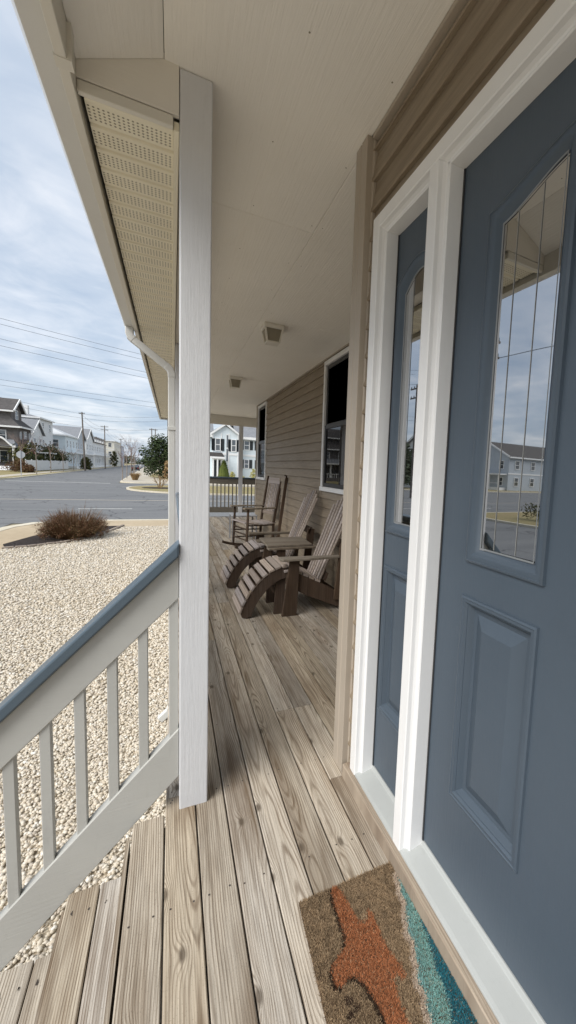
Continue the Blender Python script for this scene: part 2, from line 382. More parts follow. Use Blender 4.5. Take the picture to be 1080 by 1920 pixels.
def shingle(name, a, b, pitch=.2):
    t = NT(name); c = t.coord(); n = t.noise(c, 2.2, 6, .7); m = t.noise(c, 14, 3)
    cc = t.mix(t.ramp(n, (.35, 0), (.65, 1)), a, b); cc = t.mix(t.ramp(m, (.4, 0), (.7, .5)), cc, tuple(x*.6 for x in a))
    sp = t.n('ShaderNodeSeparateXYZ', {0: c}); z = t.math('FRACT', t.math('MULTIPLY', sp.outputs[2], 1/pitch))
    t.out(cc, .9, t.bump(z, .3, .02), .15)
shingle('roof_dark', (.085,.08,.078), (.13,.12,.115)); shingle('roof_grey', (.21,.22,.235), (.27,.275,.29)); shingle('roof_white', (.52,.54,.56), (.62,.63,.64)); shingle('shingle_wall', (.13,.12,.115), (.20,.185,.175))
plain('house_trim', (.80,.80,.79), .6, .05, bump=0); plain('shutter_black', (.025,.03,.033), .5, .1, bump=0); plain('red_wood', (.22,.075,.055), .8, .2, bump=0)
plain('fence_white', (.70,.70,.69), .6, .08, bump=0); plain('sign_grey', (.42,.44,.46), .4, .1, bump=0)
plain('car_black', (.02,.02,.022), .2, .1, bump=0); plain('car_white', (.6,.6,.6), .25, .05, bump=0); plain('tyre', (.02,.02,.02), .9, .1, bump=0)
plain('lamp_red', (.35,.02,.02), .3, .1, bump=0)

# ================================================================ SETTING: ground and roads
GZ = -1.0                                   # yard level; the road lies a kerb lower
RZ = -1.10
def struct(mb, name, mat, **k):
    o = mb.build(name, mat, None, **k); o['kind'] = 'structure'; return o
struct(MB().box(-900, 900, -500, 1500, -3.0, -1.112), 'ground', 'far_ground')
DR = .04                                    # the side street drifts west as it runs north
def sx(x, y): return x-DR*(y-51)
m = MB()
m.add([(-300,18,RZ),(300,18,RZ),(300,51.3,RZ),(-300,51.3,RZ)], [(0,1,2,3)])
struct(m, 'main_road', 'asphalt')
m = MB(); m.add([(-15,51.0,RZ+.004),(-5.2,51.0,RZ+.004),(sx(-5.2,520),520,RZ+.004),(sx(-15,520),520,RZ+.004)], [(0,1,2,3)])
m.add([(-15.0,-120,RZ+.004),(-5,-120,RZ+.004),(-5,18.3,RZ+.004),(-15.0,18.3,RZ+.004)], [(0,1,2,3)])
struct(m, 'side_street', 'asphalt')
# painted lane dashes and worn tar seams on the main road
k = 0
for x in range(-40, 40, 6):
    struct(MB().box(x, x+2.2, 23.15, 23.29, RZ, RZ+.008), 'lane_dash', 'road_paint')
struct(MB().box(-120, 120, 28.3, 28.45, RZ, RZ+.007), 'road_seam', 'concrete')
struct(MB().box(-14.2, -5.8, 49.6, 49.95, RZ, RZ+.009), 'stop_line', 'road_paint')
def offset(poly, d):
    n = len(poly); out = []
    A = sum(poly[i][0]*poly[(i+1)%n][1]-poly[(i+1)%n][0]*poly[i][1] for i in range(n))
    s = 1 if A > 0 else -1
    for i in range(n):
        p, q, r = Vector(poly[i-1]), Vector(poly[i]), Vector(poly[(i+1)%n])
        a = (q-p).normalized(); b = (r-q).normalized()
        na = Vector((-a.y, a.x))*s; nb = Vector((-b.y, b.x))*s; m = (na+nb)
        m = m/max(.3, m.dot(na)*1.0) if m.length > 1e-6 else na
        out.append(tuple(q+m*d))
    return out
def slab(poly, mat, name, kw=.18, top=GZ):
    inner = offset(poly, kw)
    struct(MB().prism(inner, -1.5, top), name, mat)
    n = len(poly); k = MB()
    vs = [(x, y, -1.5) for x, y in poly]+[(x, y, top+.012) for x, y in poly]+[(x, y, top+.012) for x, y in inner]+[(x, y, -1.5) for x, y in inner]
    A = sum(poly[i][0]*poly[(i+1)%n][1]-poly[(i+1)%n][0]*poly[i][1] for i in range(n))
    fs = []
    for i in range(n):
        j = (i+1) % n
        q = [(i, j, n+j, n+i), (n+i, n+j, 2*n+j, 2*n+i), (2*n+i, 2*n+j, 3*n+j, 3*n+i)]
        fs += q if A > 0 else [f[::-1] for f in q]
    k.add(vs, fs); struct(k, 'kerb', 'kerb_concrete')
def arc(cx, cy, r, a0, a1, n=7): return [(cx+r*math.cos(R(a0+(a1-a0)*i/n)), cy+r*math.sin(R(a0+(a1-a0)*i/n))) for i in range(n+1)]
# grass island, blocks beyond the road, block across the side street
slab(arc(3.0, 40.9, 6.6, 90, 270, 14)+[(80, 34.3), (80, 47.5)], 'dry_grass', 'grass_island')
slab(arc(-18.5, 54.6, 3.6, -90, 0)+[(sx(-15,500), 500), (-300, 500), (-300, 51)], 'dry_grass', 'lawn_northwest')
slab(arc(-2.6, 53.6, 2.7, 180, 270)+[(300, 50.9), (300, 500), (sx(-5.3,500), 500)], 'concrete', 'lawn_northeast')
slab(arc(-16.5, 18.1, 1.5, 90, 0)+[(-15, -120), (-300, -120), (-300, 19.6)], 'dry_grass', 'lawn_southwest')
struct(MB().add([(0,60,GZ+.006),(60,54,GZ+.006),(60,160,GZ+.006),(-4,160,GZ+.006),(-3.5,75,GZ+.006)], [(0,1,2,3,4)]), 'lawn_patch', 'dry_grass')
# footpath along the west blocks
m = MB(); m.add([(-17.4,53.5,GZ+.006),(-16.0,53.5,GZ+.006),(sx(-16.0,400),400,GZ+.006),(sx(-17.4,400),400,GZ+.006)], [(0,1,2,3)])
m.add([(-200,52.4,GZ+.010),(-16.4,52.4,GZ+.010),(-16.4,53.6,GZ+.010),(-200,53.6,GZ+.010)], [(0,1,2,3)])
struct(m, 'footpath', 'concrete')
# our own corner lot: footpath slab with its kerb, gravel yard on top of it
LOT = [(60, 18), (60, -120), (-5, -120), (-5, 12.5), (-4.93, 14.9), (-4.75, 16.4), (-4.3, 17.4), (-3.4, 17.9), (-2.2, 18)]
slab(LOT, 'sandy_path', 'pavement', .30)
YARD = [(60, 16.0), (60, -100), (-3.75, -100), (-3.72, 6), (-3.66, 12.45), (-3.3, 12.75), (-2.55, 13.4), (-1.95, 14.55), (-1.6, 16.0)]
struct(MB().prism(YARD, -1.4, GZ+.012), 'gravel_base', 'gravel_bed')

def pebbles():
    import numpy as np
    rng = np.random.default_rng(3)
    t = (1+5**.5)/2
    iv = np.array([(-1,t,0),(1,t,0),(-1,-t,0),(1,-t,0),(0,-1,t),(0,1,t),(0,-1,-t),(0,1,-t),(t,0,-1),(t,0,1),(-t,0,-1),(-t,0,1)], float); iv /= np.linalg.norm(iv[0])
    it = np.array([(0,11,5),(0,5,1),(0,1,7),(0,7,10),(0,10,11),(1,5,9),(5,11,4),(11,10,2),(10,7,6),(7,1,8),(3,9,4),(3,4,2),(3,2,6),(3,6,8),(3,8,9),(4,9,5),(2,4,11),(6,2,10),(8,6,7),(9,8,1)])
    P = []
    def region(x0, x1, y0, y1, dens, s0, s1):
        n = int((x1-x0)*(y1-y0)*dens); p = np.column_stack([rng.uniform(x0, x1, n), rng.uniform(y0, y1, n), rng.uniform(s0, s1, n)]); P.append(p)
    region(-2.2, -.03, 1.25, 4.2, 6200, .0068, .0150)
    region(-3.2, -.03, 4.2, 7.0, 2300, .010, .019)
    region(-3.5, -.03, 7.0, 11.0, 900, .013, .023)
    region(-3.6, .8, 11.0, 15.9, 420, .015, .026)
    P = np.concatenate(P)
    P = P[P[:, 0] > np.interp(P[:, 1], [12.3, 12.75, 13.4, 14.55, 16], [-3.62, -3.15, -2.42, -1.82, -1.45])]; n = len(P)
    sc = P[:, 2:3]*rng.uniform(.62, 1.25, (n, 3)); sc[:, 2] *= .75
    a = rng.uniform(0, 2*np.pi, n); ca, sa = np.cos(a), np.sin(a)
    v = iv[None]*sc[:, None, :]*(1+rng.uniform(-.18, .18, (n, 12, 1)))
    tilt = rng.uniform(-.6, .6, n); y = v[..., 1]*np.cos(tilt)[:, None]-v[..., 2]*np.sin(tilt)[:, None]; z = v[..., 1]*np.sin(tilt)[:, None]+v[..., 2]*np.cos(tilt)[:, None]
    x = v[..., 0]; X = x*ca[:, None]-y*sa[:, None]+P[:, 0:1]; Y = x*sa[:, None]+y*ca[:, None]+P[:, 1:2]
    Z = z+GZ+.010+rng.uniform(0, .016, n)[:, None]
    V = np.stack([X, Y, Z], -1).reshape(-1, 3); F = (it[None]+(np.arange(n)*12)[:, None, None]).reshape(-1, 3)
    me = bpy.data.meshes.new('gravel'); me.vertices.add(len(V)); me.vertices.foreach_set('co', V.ravel())
    me.loops.add(F.size); me.loops.foreach_set('vertex_index', F.ravel().astype(np.int32))
    me.polygons.add(len(F)); me.polygons.foreach_set('loop_start', np.arange(0, F.size, 3, dtype=np.int32)); me.polygons.foreach_set('loop_total', np.full(len(F), 3, np.int32))
    me.polygons.foreach_set('use_smooth', np.ones(len(F), bool))
    me.update(calc_edges=True); me.materials.append(MAT['pebble'])
    o = bpy.data.objects.new('gravel', me); COL.objects.link(o)
    o['kind'] = 'stuff'; o['label'] = 'loose tan and white gravel covering the yard'; o['category'] = 'gravel'
pebbles()

# ================================================================ DECK
deck = bpy.data.objects.new('deck', None); COL.objects.link(deck); deck.location = (.7, 4.5, -.03); deck['kind'] = 'structure'
PITCH, GAP, TH = .0976, .0042, .028
X0 = .0734
def board_mesh(w, L, th, c=.0025):
    m = MB(); h = w/2
    m.prism([(-h, -th), (h, -th), (h, -c), (h-c, 0), (-h+c, 0), (-h, -c)], 0, L, axis=1); return m
screws = MB()
def screw(x, y, z, r=.0029):
    x += random.uniform(-.004, .004); y += random.uniform(-.006, .006)
    screws.add([(x+r*math.cos(a*math.pi/3), y+r*math.sin(a*math.pi/3), z+.0006) for a in range(6)], [(0,1,2,3,4,5)])
def lay(x0, ya, yb, joints, z=0, w=PITCH-GAP, mat='deck_wood', parent=deck, name='deck_board', nails=True):
    cuts = [ya]+sorted(j for j in joints if ya < j < yb)+[yb]
    for a, b in zip(cuts[:-1], cuts[1:]):
        L = b-a-.002
        o = board_mesh(w, L, TH).build(name, mat, parent, origin=(x0+PITCH/2, a, z))
        # mesh was written in board space; put its origin back
        o.location = Vector((x0+PITCH/2, a+.001, z+random.uniform(-.0012, .0008)))-wloc(parent)
        for v in o.data.vertices: v.co += Vector((x0+PITCH/2, a, z))
        o.rotation_euler = (0, random.uniform(-.006, .006), 0)
    if nails:
        y = math.ceil((ya-.31)/.405)*.405+.31
        while y < yb:
            for q in (.2, .78):
                if random.random() < .93: screw(x0+PITCH*q, y, z)
            y += .405
        for j in joints:
            for q in (.2, .78):
                screw(x0+PITCH*q, j-.022, z); screw(x0+PITCH*q, j+.022, z)
YE = 10.42
lay(X0-2*PITCH, -.8, 1.468, [])
lay(X0-1*PITCH, -.8, YE, [1.54, 5.1, 8.2])
JT = {0: [4.16, 7.8], 1: [2.94, 6.58, 9.4], 2: [5.37, 8.6], 3: [3.75, 7.4], 4: [1.93, 5.78], 5: [1.93, 4.96, 8.2], 6: [6.2], 7: [4.56, 8.6], 8: [3.35, 7.0], 9: [5.78], 10: [2.94, 6.6], 11: [4.97], 12: [6.2], 13: [3.75], 14: [5.37]}
for k_ in range(0, 6):
    if k_ == 5: lay(X0+k_*PITCH, -.8, 1.40, []); lay(X0+k_*PITCH, 1.40, YE, JT[k_])
    else: lay(X0+k_*PITCH, -.8, YE, JT[k_])
for k_ in range(6, 15): lay(X0+k_*PITCH, 1.52, YE, JT[k_])
for k_ in range(15, 34): lay(X0+k_*PITCH, 8.14, YE, [], nails=False)
o = screws.build('screw_heads', 'screw_metal', deck); o['kind'] = 'stuff'
fr = MB().box(-.02, .0, 1.6, YE, -.26, -.032).build('rim_joist', 'rail_paint', deck)
fr = MB().box(-.02, 3.4, YE-.03, YE, -.26, -.032).build('rim_joist', 'rail_paint', deck)
for y in [i*.81+.31 for i in range(13)]:
    MB().box(.0, 3.35 if y > 8.2 else (1.44 if y > 1.5 else .6), y-.02, y+.02, -.2, -.032).build('joist', 'deck_wood', deck)
for y in (1.6, 4.0, 6.2, 8.3, 10.3):
    for x in (.04, 1.4): MB().box(x-.05, x+.05, y-.05, y+.05, -1.3, -.205).build('pier', 'rail_paint', deck)
MB().box(-.018, -.002, 1.60, YE, GZ-.02, -.262).build('light_block_skirt', 'rail_paint', deck)  # unseen skirts, added to keep light out from under the deck boards
MB().box(-.116, -.02, 1.43, 1.448, GZ-.02, -.031).build('light_block_skirt', 'rail_paint', deck)
MB().box(-.018, -.002, 1.449, 1.598, GZ-.02, -.031).build('light_block_skirt', 'rail_paint', deck)
# wood sill strip that closes the boards against the threshold
MB().box(.612, .645, -.8, 1.400, -.03, .052).build('sill_board', 'sill_wood', deck, bevel=.003)

# ---- steps going down on the left
steps = thing('steps', (-.4, .3, GZ), 'weathered wooden steps leading down from the deck to the gravel', 'steps')
RISE, RUN = .185, .178
for i in range(1, 5):
    xr = X0-2*PITCH-.006-RUN*(i-1)
    for j in range(2):
        lay(xr-(j+1)*.089-.004+.0, -.8, 1.475-.004*random.random(), [], z=-RISE*i, w=.0855, mat='tread_wood', parent=steps, name='tread_board', nails=False)
    MB().box(xr-.012, xr-.001, -.8, 1.45, -RISE*i+.001, -RISE*(i-1)-.03).build('riser', 'tread_wood', steps)
sp = MB(); a = X0-2*PITCH-.02
sp.prism([(a, -.23), (a, -.45), (a-.50, GZ-.05), (a-.72, GZ-.05), (a-.72, GZ+.03)], 1.38, 1.42, axis=1); sp.build('stringer', 'tread_wood', steps)
sp = MB(); sp.prism([(a, -.23), (a, -.45), (a-.50, GZ-.05), (a-.72, GZ-.05), (a-.72, GZ+.03)], -.72, -.68, axis=1); sp.build('stringer', 'tread_wood', steps)
tn = MB()
for i in range(1, 5):
    xr = X0-2*PITCH-.006-RUN*(i-1)
    for y in (-.4, .42, .83, 1.0, 1.40):
        for q in (.022, .065, .11, .155):
            x = xr-q; r = .0034
            tn.add([(x+r*math.cos(b*math.pi/3), y+random.uniform(-.01,.01)+r*math.sin(b*math.pi/3), -RISE*i+.0012) for b in range(6)], [(0,1,2,3,4,5)])
o = tn.build('screw_heads', 'screw_metal', steps); o['kind'] = 'stuff'

# ---- sloping stair rail
rail = thing('stair_railing', (-.3, 1.5, GZ), 'greige sloping stair railing with slate blue cap fixed to the white post', 'railing')
def sl(x, z): return z+(x-.02)*1.0
XA, XB = -.93, .0195
def slope_board(za, zb, y0, y1): return MB().prism([(XA, sl(XA, za)), (XB, sl(XB, za)), (XB, sl(XB, zb)), (XA, sl(XA, zb))], y0, y1, axis=1)
slope_board(.768, .915, 1.482, 1.520).build('top_rail', 'rail_paint', rail, bevel=.003)
slope_board(.122, .300, 1.482, 1.520).build('bottom_rail', 'rail_paint', rail, bevel=.003)
slope_board(.9165, .962, 1.458, 1.548).build('rail_cap', 'cap_paint', rail, bevel=.006, segs=2)
for x in [.003, -.089, -.177, -.266, -.355, -.445, -.535, -.625, -.715, -.805]:
    MB().prism([(x-.0145, sl(x-.0145, .290)), (x+.0145, sl(x+.0145, .290)), (x+.0145, sl(x+.0145, .772)), (x-.0145, sl(x-.0145, .772))], 1.488, 1.516, axis=1).build('baluster', 'rail_paint', rail, bevel=.002)
MB().box(-1.02, -.931, 1.455, 1.545, GZ-.02, .12).build('newel_post', 'rail_paint', rail, bevel=.004)

# ================================================================ PORCH ROOF
ZC, ZS = 2.40, 2.26
roof = thing('porch_roof', (.6, 4.5, 2.26), 'cream porch roof with plywood ceiling, vented soffit, fascia and gutter', 'porch roof')
xs_ = [(-.02, .631), (.634, 1.47)]; ys_ = [-.62, 2.09, 4.53, 6.97, 9.41, 10.2]
def cpanel(x0, x1, y0, y1): MB().box(x0, x1, y0, y1, ZC, ZC+.012).build('ceiling_panel', 'ceiling_paint', roof, origin=((x0+x1)/2, (y0+y1)/2, ZC), bevel=.0012)
for a, b in zip(ys_[:-1], ys_[1:]): cpanel(-.02, .632, a, b-.0015)
for a, b in zip([1.52, 3.4, 5.84, 8.28], [3.4, 5.84, 8.28, 10.2]): cpanel(.634, 1.52, a, b-.0015)
cpanel(1.522, 3.4, 8.14, 10.2)
MB().box(-.258, 3.6, -.70, 10.58, 2.445, 2.47).build('roof_deck', 'roof_grey', roof)
# sloped strip over the steps, with the boxed beam end it dies into
MB().add([(-.022,-.62,ZC+.001),(-.235,-.62,2.305),(-.235,1.47,2.305),(-.022,1.47,ZC+.001),(-.022,-.62,ZC+.02),(-.235,-.62,2.325),(-.235,1.47,2.325),(-.022,1.47,ZC+.02)],
    [(0,1,2,3),(7,6,5,4),(0,4,5,1),(1,5,6,2),(2,6,7,3),(3,7,4,0)]).build('sloped_panel', 'ceiling_paint', roof)
MB().prism([(.019,2.262),(.019,2.418),(-.021,2.418),(-.236,2.322),(-.236,2.262)], 1.471, 1.486, axis=1).build('beam_end_board', 'beam_paint', roof, bevel=.001)
MB().box(.022, .112, 1.565, 10.3, 2.256, 2.399).build('beam', 'beam_paint', roof, bevel=.003)
MB().box(.113, 3.4, 10.205, 10.30, 2.19, 2.45).build('beam', 'beam_paint', roof, bevel=.003)
# soffit: J-channels and one panel rib for each 4 inch course
MB().box(.004, .020, 1.487, 10.45, ZS-.032, ZS-.004).build('soffit_channel', 'soffit_vinyl', roof, bevel=.002)
MB().box(-.235, .003, 1.4715, 1.489, ZS-.032, ZS-.001).build('soffit_trim', 'almond_metal', roof, bevel=.002)
MB().box(-.222, .003, 1.490, 1.502, ZS-.030, ZS-.008).build('soffit_trim', 'soffit_vinyl', roof, bevel=.002)
pm = MB()
prof = [(.0, .013), (.005, .013), (.013, .001), (.016, .0), (.098, .0), (.1015, .010)]
pm.prism([(y, z) for y, z in prof]+[(.1015, .016), (.0, .016)], -.225, .0035, axis=0)
pan0 = pm.build('soffit_panel', 'soffit_vinyl', roof, origin=(0, 0, 0)); 
for v in pan0.data.vertices: v.co += wloc(roof)
y = 1.503
pan0.location = Vector((0, y, ZS-.018))-wloc(roof)
while y < 10.3:
    y += .1016; c = inst(pan0, roof, (0, y, ZS-.018))
# fascia, gutter, downspout
MB().box(-.262, -.236, -.70, 10.62, 2.215, 2.44).build('fascia', 'almond_metal', roof, bevel=.002)
MB().box(-.236, .66, -.66, -.63, 2.215, 2.44).build('fascia_return', 'almond_metal', roof)
MB().box(-.264, -.226, 1.36, 1.395, 2.2125, 2.30).build('fascia_joint', 'almond_metal', roof)
MB().box(-.262, .0, 10.60, 10.62, 2.216, 2.44).build('fascia_return', 'almond_metal', roof)
gut = MB(); g = [(-.263,2.35),(-.263,2.236),(-.318,2.236),(-.330,2.255),(-.336,2.30),(-.352,2.335),(-.352,2.352),(-.344,2.352),(-.344,2.338),(-.329,2.303),(-.324,2.258),(-.316,2.242),(-.267,2.242),(-.267,2.35)]
gut.prism(g, -.72, 3.74, axis=1); gut.build('gutter', 'gutter_metal', roof, smooth=True)
MB().prism([(-.262,2.352),(-.262,2.234),(-.319,2.234),(-.332,2.255),(-.338,2.30),(-.354,2.335),(-.354,2.352)], 3.741, 3.746, axis=1).build('gutter_end', 'gutter_metal', roof)
dsp = thing('downspout', (0, 3.85, GZ), 'white metal downspout with an offset elbow running down beside the porch posts', 'downspout')
def duct(pts, w, d, name):
    # rectangular pipe swept through points lying in a plane of constant y
    m = MB(); k = len(pts); vs = []
    for i, p in enumerate(pts):
        p = Vector(p); t = (Vector(pts[min(i+1, k-1)])-Vector(pts[max(i-1, 0)])).normalized(); u = Vector((t.z, 0, -t.x)).normalized()
        vs += [p+u*a*w/2+Vector((0, b*d/2, 0)) for a, b in ((-1,-1),(1,-1),(1,1),(-1,1))]
    fs = [(i*4+j, i*4+(j+1)%4, i*4+4+(j+1)%4, i*4+4+j) for i in range(k-1) for j in range(4)]+[(3,2,1,0), tuple(range(4*k-4, 4*k))]
    m.add(vs, fs); return m.build(name, 'gutter_metal', dsp, bevel=.006, segs=2)
YD = 3.80
duct([(-.292,YD-.1,2.238),(-.292,YD-.1,2.19),(-.284,YD-.1,2.165),(-.262,YD-.1,2.145)], .056, .05, 'elbow')
duct([(-.268,YD-.1,2.149),(-.04,YD-.1,1.985)], .052, .046, 'offset_pipe')
duct([(-.045,YD-.1,1.990),(-.018,YD-.1,1.965),(-.006,YD-.1,1.935),(-.005,YD-.1,1.90)], .056, .05, 'elbow')
duct([(-.005,YD-.1,1.905),(-.005,YD-.1,-.80)], .052, .046, 'pipe')
duct([(-.005,YD-.1,-.78),(-.007,YD-.1,-.84),(-.03,YD-.1,-.90),(-.10,YD-.1,-.96)], .056, .05, 'elbow')
MB().box(-.035, .025, YD-.13, YD-.07, 1.49, 1.515).build('strap', 'gutter_metal', dsp)
# posts
def post(x0, x1, y, z1, label, z0=0.0):
    t = thing('porch_post', ((x0+x1)/2, y+.045, 0), label, 'post', 'square porch posts holding the roof')
    MB().box(x0, x1, y, y+.092, z0-.004, z1).build('shaft', 'post_paint', t, bevel=.004, segs=2)
    return t
p1 = post(.0205, .113, 1.472, 2.3985, 'nearest white square post at the head of the steps')
post(.0215, .112, 4.0, 2.256, 'second white post, hidden just behind the nearest post beside the downspout')
post(.0215, .112, 7.1, 2.256, 'third white porch post along the deck edge, behind the nearer two')
post(.0215, .112, 10.21, 2.2, 'white porch corner post at the far left end of the deck')
post(1.43, 1.522, 10.21, 2.19, 'far porch post standing in the end railing before the pale blue house')
post(3.2, 3.29, 10.21, 2.19, 'porch post round the corner at the right end of the far railing')
# level railings
def level_rail(p0, p1, label, n, ax):
    c = (Vector(p0)+Vector(p1))/2
    t = thing('porch_railing', (c.x, c.y, 0), label, 'railing', 'level porch railings')
    def bar(z0, z1, w, name, mat, bev):
        m = MB()
        if ax == 'x': m.box(p0[0], p1[0], p0[1]-w/2, p0[1]+w/2, z0, z1)
        else: m.box(p0[0]-w/2, p0[0]+w/2, p0[1], p1[1], z0, z1)
        m.build(name, mat, t, bevel=bev)
    bar(.93, .968, .085, 'rail_cap', 'cap_paint', .006); bar(.80, .929, .036, 'top_rail', 'rail_brown', .003); bar(.115, .245, .036, 'bottom_rail', 'rail_brown', .003)
    b0 = None
    for i in range(n):
        f = (i+.5)/n; x = p0[0]+(p1[0]-p0[0])*f; y = p0[1]+(p1[1]-p0[1])*f
        if b0 is None: b0 = MB().box(x-.013, x+.013, y-.013, y+.013, .246, .799).build('baluster', 'rail_brown', t, origin=(x, y, .246), bevel=.002)
        else: inst(b0, t, (x, y, .246))
level_rail((.113, 10.256), (1.43, 10.256), 'end railing with slate cap seen between the nearest post and the far post', 15, 'x')
level_rail((1.523, 10.256), (3.199, 10.256), 'end railing right of the far post, running behind the house corner', 19, 'x')
level_rail((.067, 1.566), (.067, 3.999), 'side railing between the first and second porch posts', 25, 'y')
level_rail((.067, 4.093), (.067, 7.099), 'side railing between the second and third porch posts', 31, 'y')
level_rail((.067, 7.193), (.067, 10.209), 'side railing between the third and corner porch posts', 31, 'y')
# ceiling lamps
def ceiling_lamp(x, y, label):
    t = thing('ceiling_lamp', (x, y, ZC), label, 'lamp', 'porch ceiling lamps')
    m = MB(); m.prism([(x-.085,y-.085),(x+.085,y-.085),(x+.085,y+.085),(x-.085,y+.085)], ZC-.035, ZC-.0005); m.build('canopy', 'lamp_white', t, bevel=.006)
    def frus(a, b, z0, z1):
        return [(x-a,y-a,z0),(x+a,y-a,z0),(x+a,y+a,z0),(x-a,y+a,z0),(x-b,y-b,z1),(x+b,y-b,z1),(x+b,y+b,z1),(x-b,y+b,z1)]
    F = [(0,3,2,1),(4,5,6,7),(0,1,5,4),(1,2,6,5),(2,3,7,6),(3,0,4,7)]
    MB().add(frus(.048, .066, ZC-.13, ZC-.036), F).build('glass', 'lamp_glass', t)
    for sx_, sy_ in ((-1,-1),(1,-1),(1,1),(-1,1)): MB().beam((x+sx_*.05, y+sy_*.05, ZC-.135), (x+sx_*.069, y+sy_*.069, ZC-.034), .012, .012, (1,0,0)).build('cage_bar', 'lamp_white', t)
    m = MB(); m.box(x-.055, x+.055, y-.055, y+.055, ZC-.142, ZC-.130); m.build('base_cap', 'lamp_white', t, bevel=.003)
cn = MB()
for yy in [1.2+.41*i for i in range(22)]:
    for xx in (.03, .33, .60, .67, 1.0, 1.4):
        if xx > .65 and yy < 1.6: continue
        x, y = xx+random.uniform(-.01,.01), yy+random.uniform(-.02,.02)
        cn.add([(x+.003*math.cos(-q*math.pi/3), y+.003*math.sin(-q*math.pi/3), ZC-.0006) for q in range(6)], [(0,1,2,3,4,5)])
o = cn.build('nail_heads', 'lamp_glass', roof); o['kind'] = 'stuff'
ceiling_lamp(.75, 3.55, 'nearer square white lantern lamp on the porch ceiling')
ceiling_lamp(.75, 5.81, 'farther square white lantern lamp on the porch ceiling')

# ================================================================ HOUSE
house = thing('house', (1.5, 3.0, 0), 'taupe clapboard house wall with corner trim and windows along the porch', 'house')
XW, XE = 1.47, .622
wall1 = MB().box(XW+.004, XW+.12, 1.53, 8.10, -.9, 2.40).build('wall', 'dark_void', house)
wall2 = MB().box(.775, .95, -1.6, 1.50, -.9, 2.40).build('wall', 'dark_void', house)
MB().box(.66, XW+.1, 1.44, 1.50, -.9, 2.40).build('return_wall', 'siding_vinyl', house)
MB().box(XW+.12, 3.5, 7.98, 8.10, -.9, 2.45).build('return_wall', 'siding_vinyl', house)
EXP = .1016
def course(parent, xw, y0, y1, z, ztop):
    """one lapped course: butt edge proud at the bottom, tucked in at the top"""
    h = min(EXP, ztop-z)
    if h < .01: return
    m = MB(); yc = (y0+y1)/2
    m.prism([(xw-.016, z), (xw-.018, z+.005), (xw-.003, z+h), (xw+.004, z+h), (xw+.004, z)], y0, y1, axis=1)
    m.build('siding_board', 'siding_vinyl', parent, origin=(xw, yc, z))
W1 = (3.36, 4.215, 1.005, 2.365); W2 = (7.20, 7.955, 1.005, 2.365)
z = .012
while z < 2.385:
    segs = [(1.53, 8.055)]
    for w in (W1, W2):
        if w[2]-EXP < z < w[3]:
            segs = [s for a, b in segs for s in ((a, min(b, w[0])), (max(a, w[1]), b)) if s[1]-s[0] > .01]
            if z < w[2]-.012: course(wall1, XW, w[0]+.001, w[1]-.001, z, w[2]-.001)
    for a, b in segs: course(wall1, XW, a, b, z, 2.385)
    z += EXP
DOOR_TOP = 2.096
z = .014
while z < 2.385:
    if z < DOOR_TOP:
        course(wall2, .656, 1.3635, 1.412, z, 2.385); course(wall2, .656, -1.6, .028, z, 2.385)
        if z+EXP > DOOR_TOP+.012: course(wall2, .656, .0285, 1.363, DOOR_TOP+.001, z+EXP)
    else: course(wall2, .656, -1.6, 1.412, z, 2.385)
    z += EXP
MB().box(.630, .664, -1.6, 1.4045, 2.386, 2.3995).build('top_channel', 'trim_taupe', house, bevel=.002)
MB().box(XW-.018, XW+.02, 1.53, 8.055, 2.386, 2.3995).build('top_channel', 'trim_taupe', house, bevel=.002)
# near corner board (two boards, a small quirk between), far corner board
MB().prism([(.614,1.412),(.640,1.412),(.640,1.405),(.672,1.405),(.672,1.508),(.614,1.508),(.614,1.466),(.6165,1.464),(.6165,1.460),(.614,1.458)], .003, 2.3995).build('corner_board', 'trim_taupe', house, bevel=.0025)
MB().box(XW-.022, XW+.03, 8.056, 8.125, .003, 2.3995).build('corner_board', 'trim_taupe', house, bevel=.003)
def window(parent, w, name_label):
    y0, y1, z0, z1 = w; x = XW
    t = MB().box(x-.028, x+.002, y0-.0, y1+.0, z1-.045, z1); t.box(x-.028, x+.002, y0, y0+.045, z0+.0451, z1-.0451); t.box(x-.028, x+.002, y1-.045, y1, z0+.0451, z1-.0451); t.box(x-.036, x+.002, y0-.01, y1+.01, z0, z0+.045)
    win = t.build('window', 'white_paint', parent, bevel=.003, label=name_label)
    ya, yb, za, zb = y0+.046, y1-.046, z0+.046, z1-.046; zm = (za+zb)/2
    for (p, q, xo) in ((zm-.012, zb, -.006), (za, zm+.014, -.014)):
        s = MB()
        for bx in ((ya, yb, q-.04, q), (ya, yb, p, p+.04), (ya, ya+.04, p+.0401, q-.0401), (yb-.04, yb, p+.0401, q-.0401)): s.box(x+xo, x+xo+.02, *bx)
        s.build('sash', 'black_sash', win, bevel=.002)
        MB().box(x+xo+.010, x+xo+.013, ya+.041, yb-.041, p+.041, q-.041).build('pane', 'window_glass', win)
    b = None; yy = ya+.05
    while yy < yb-.05:
        if b is None: b = MB().box(x-.0040, x-.0032, yy, yy+.014, za+.12, zm-.06).build('blind_slat', 'blind_white', win, origin=(x, yy, za+.12))
        else: inst(b, win, (x, yy, za+.12))
        yy += .045
    return win
window(house, W1, 'nearer tall dark window with white trim above the adirondack chairs')
window(house, W2, 'farther tall dark window with white trim beside the house corner')

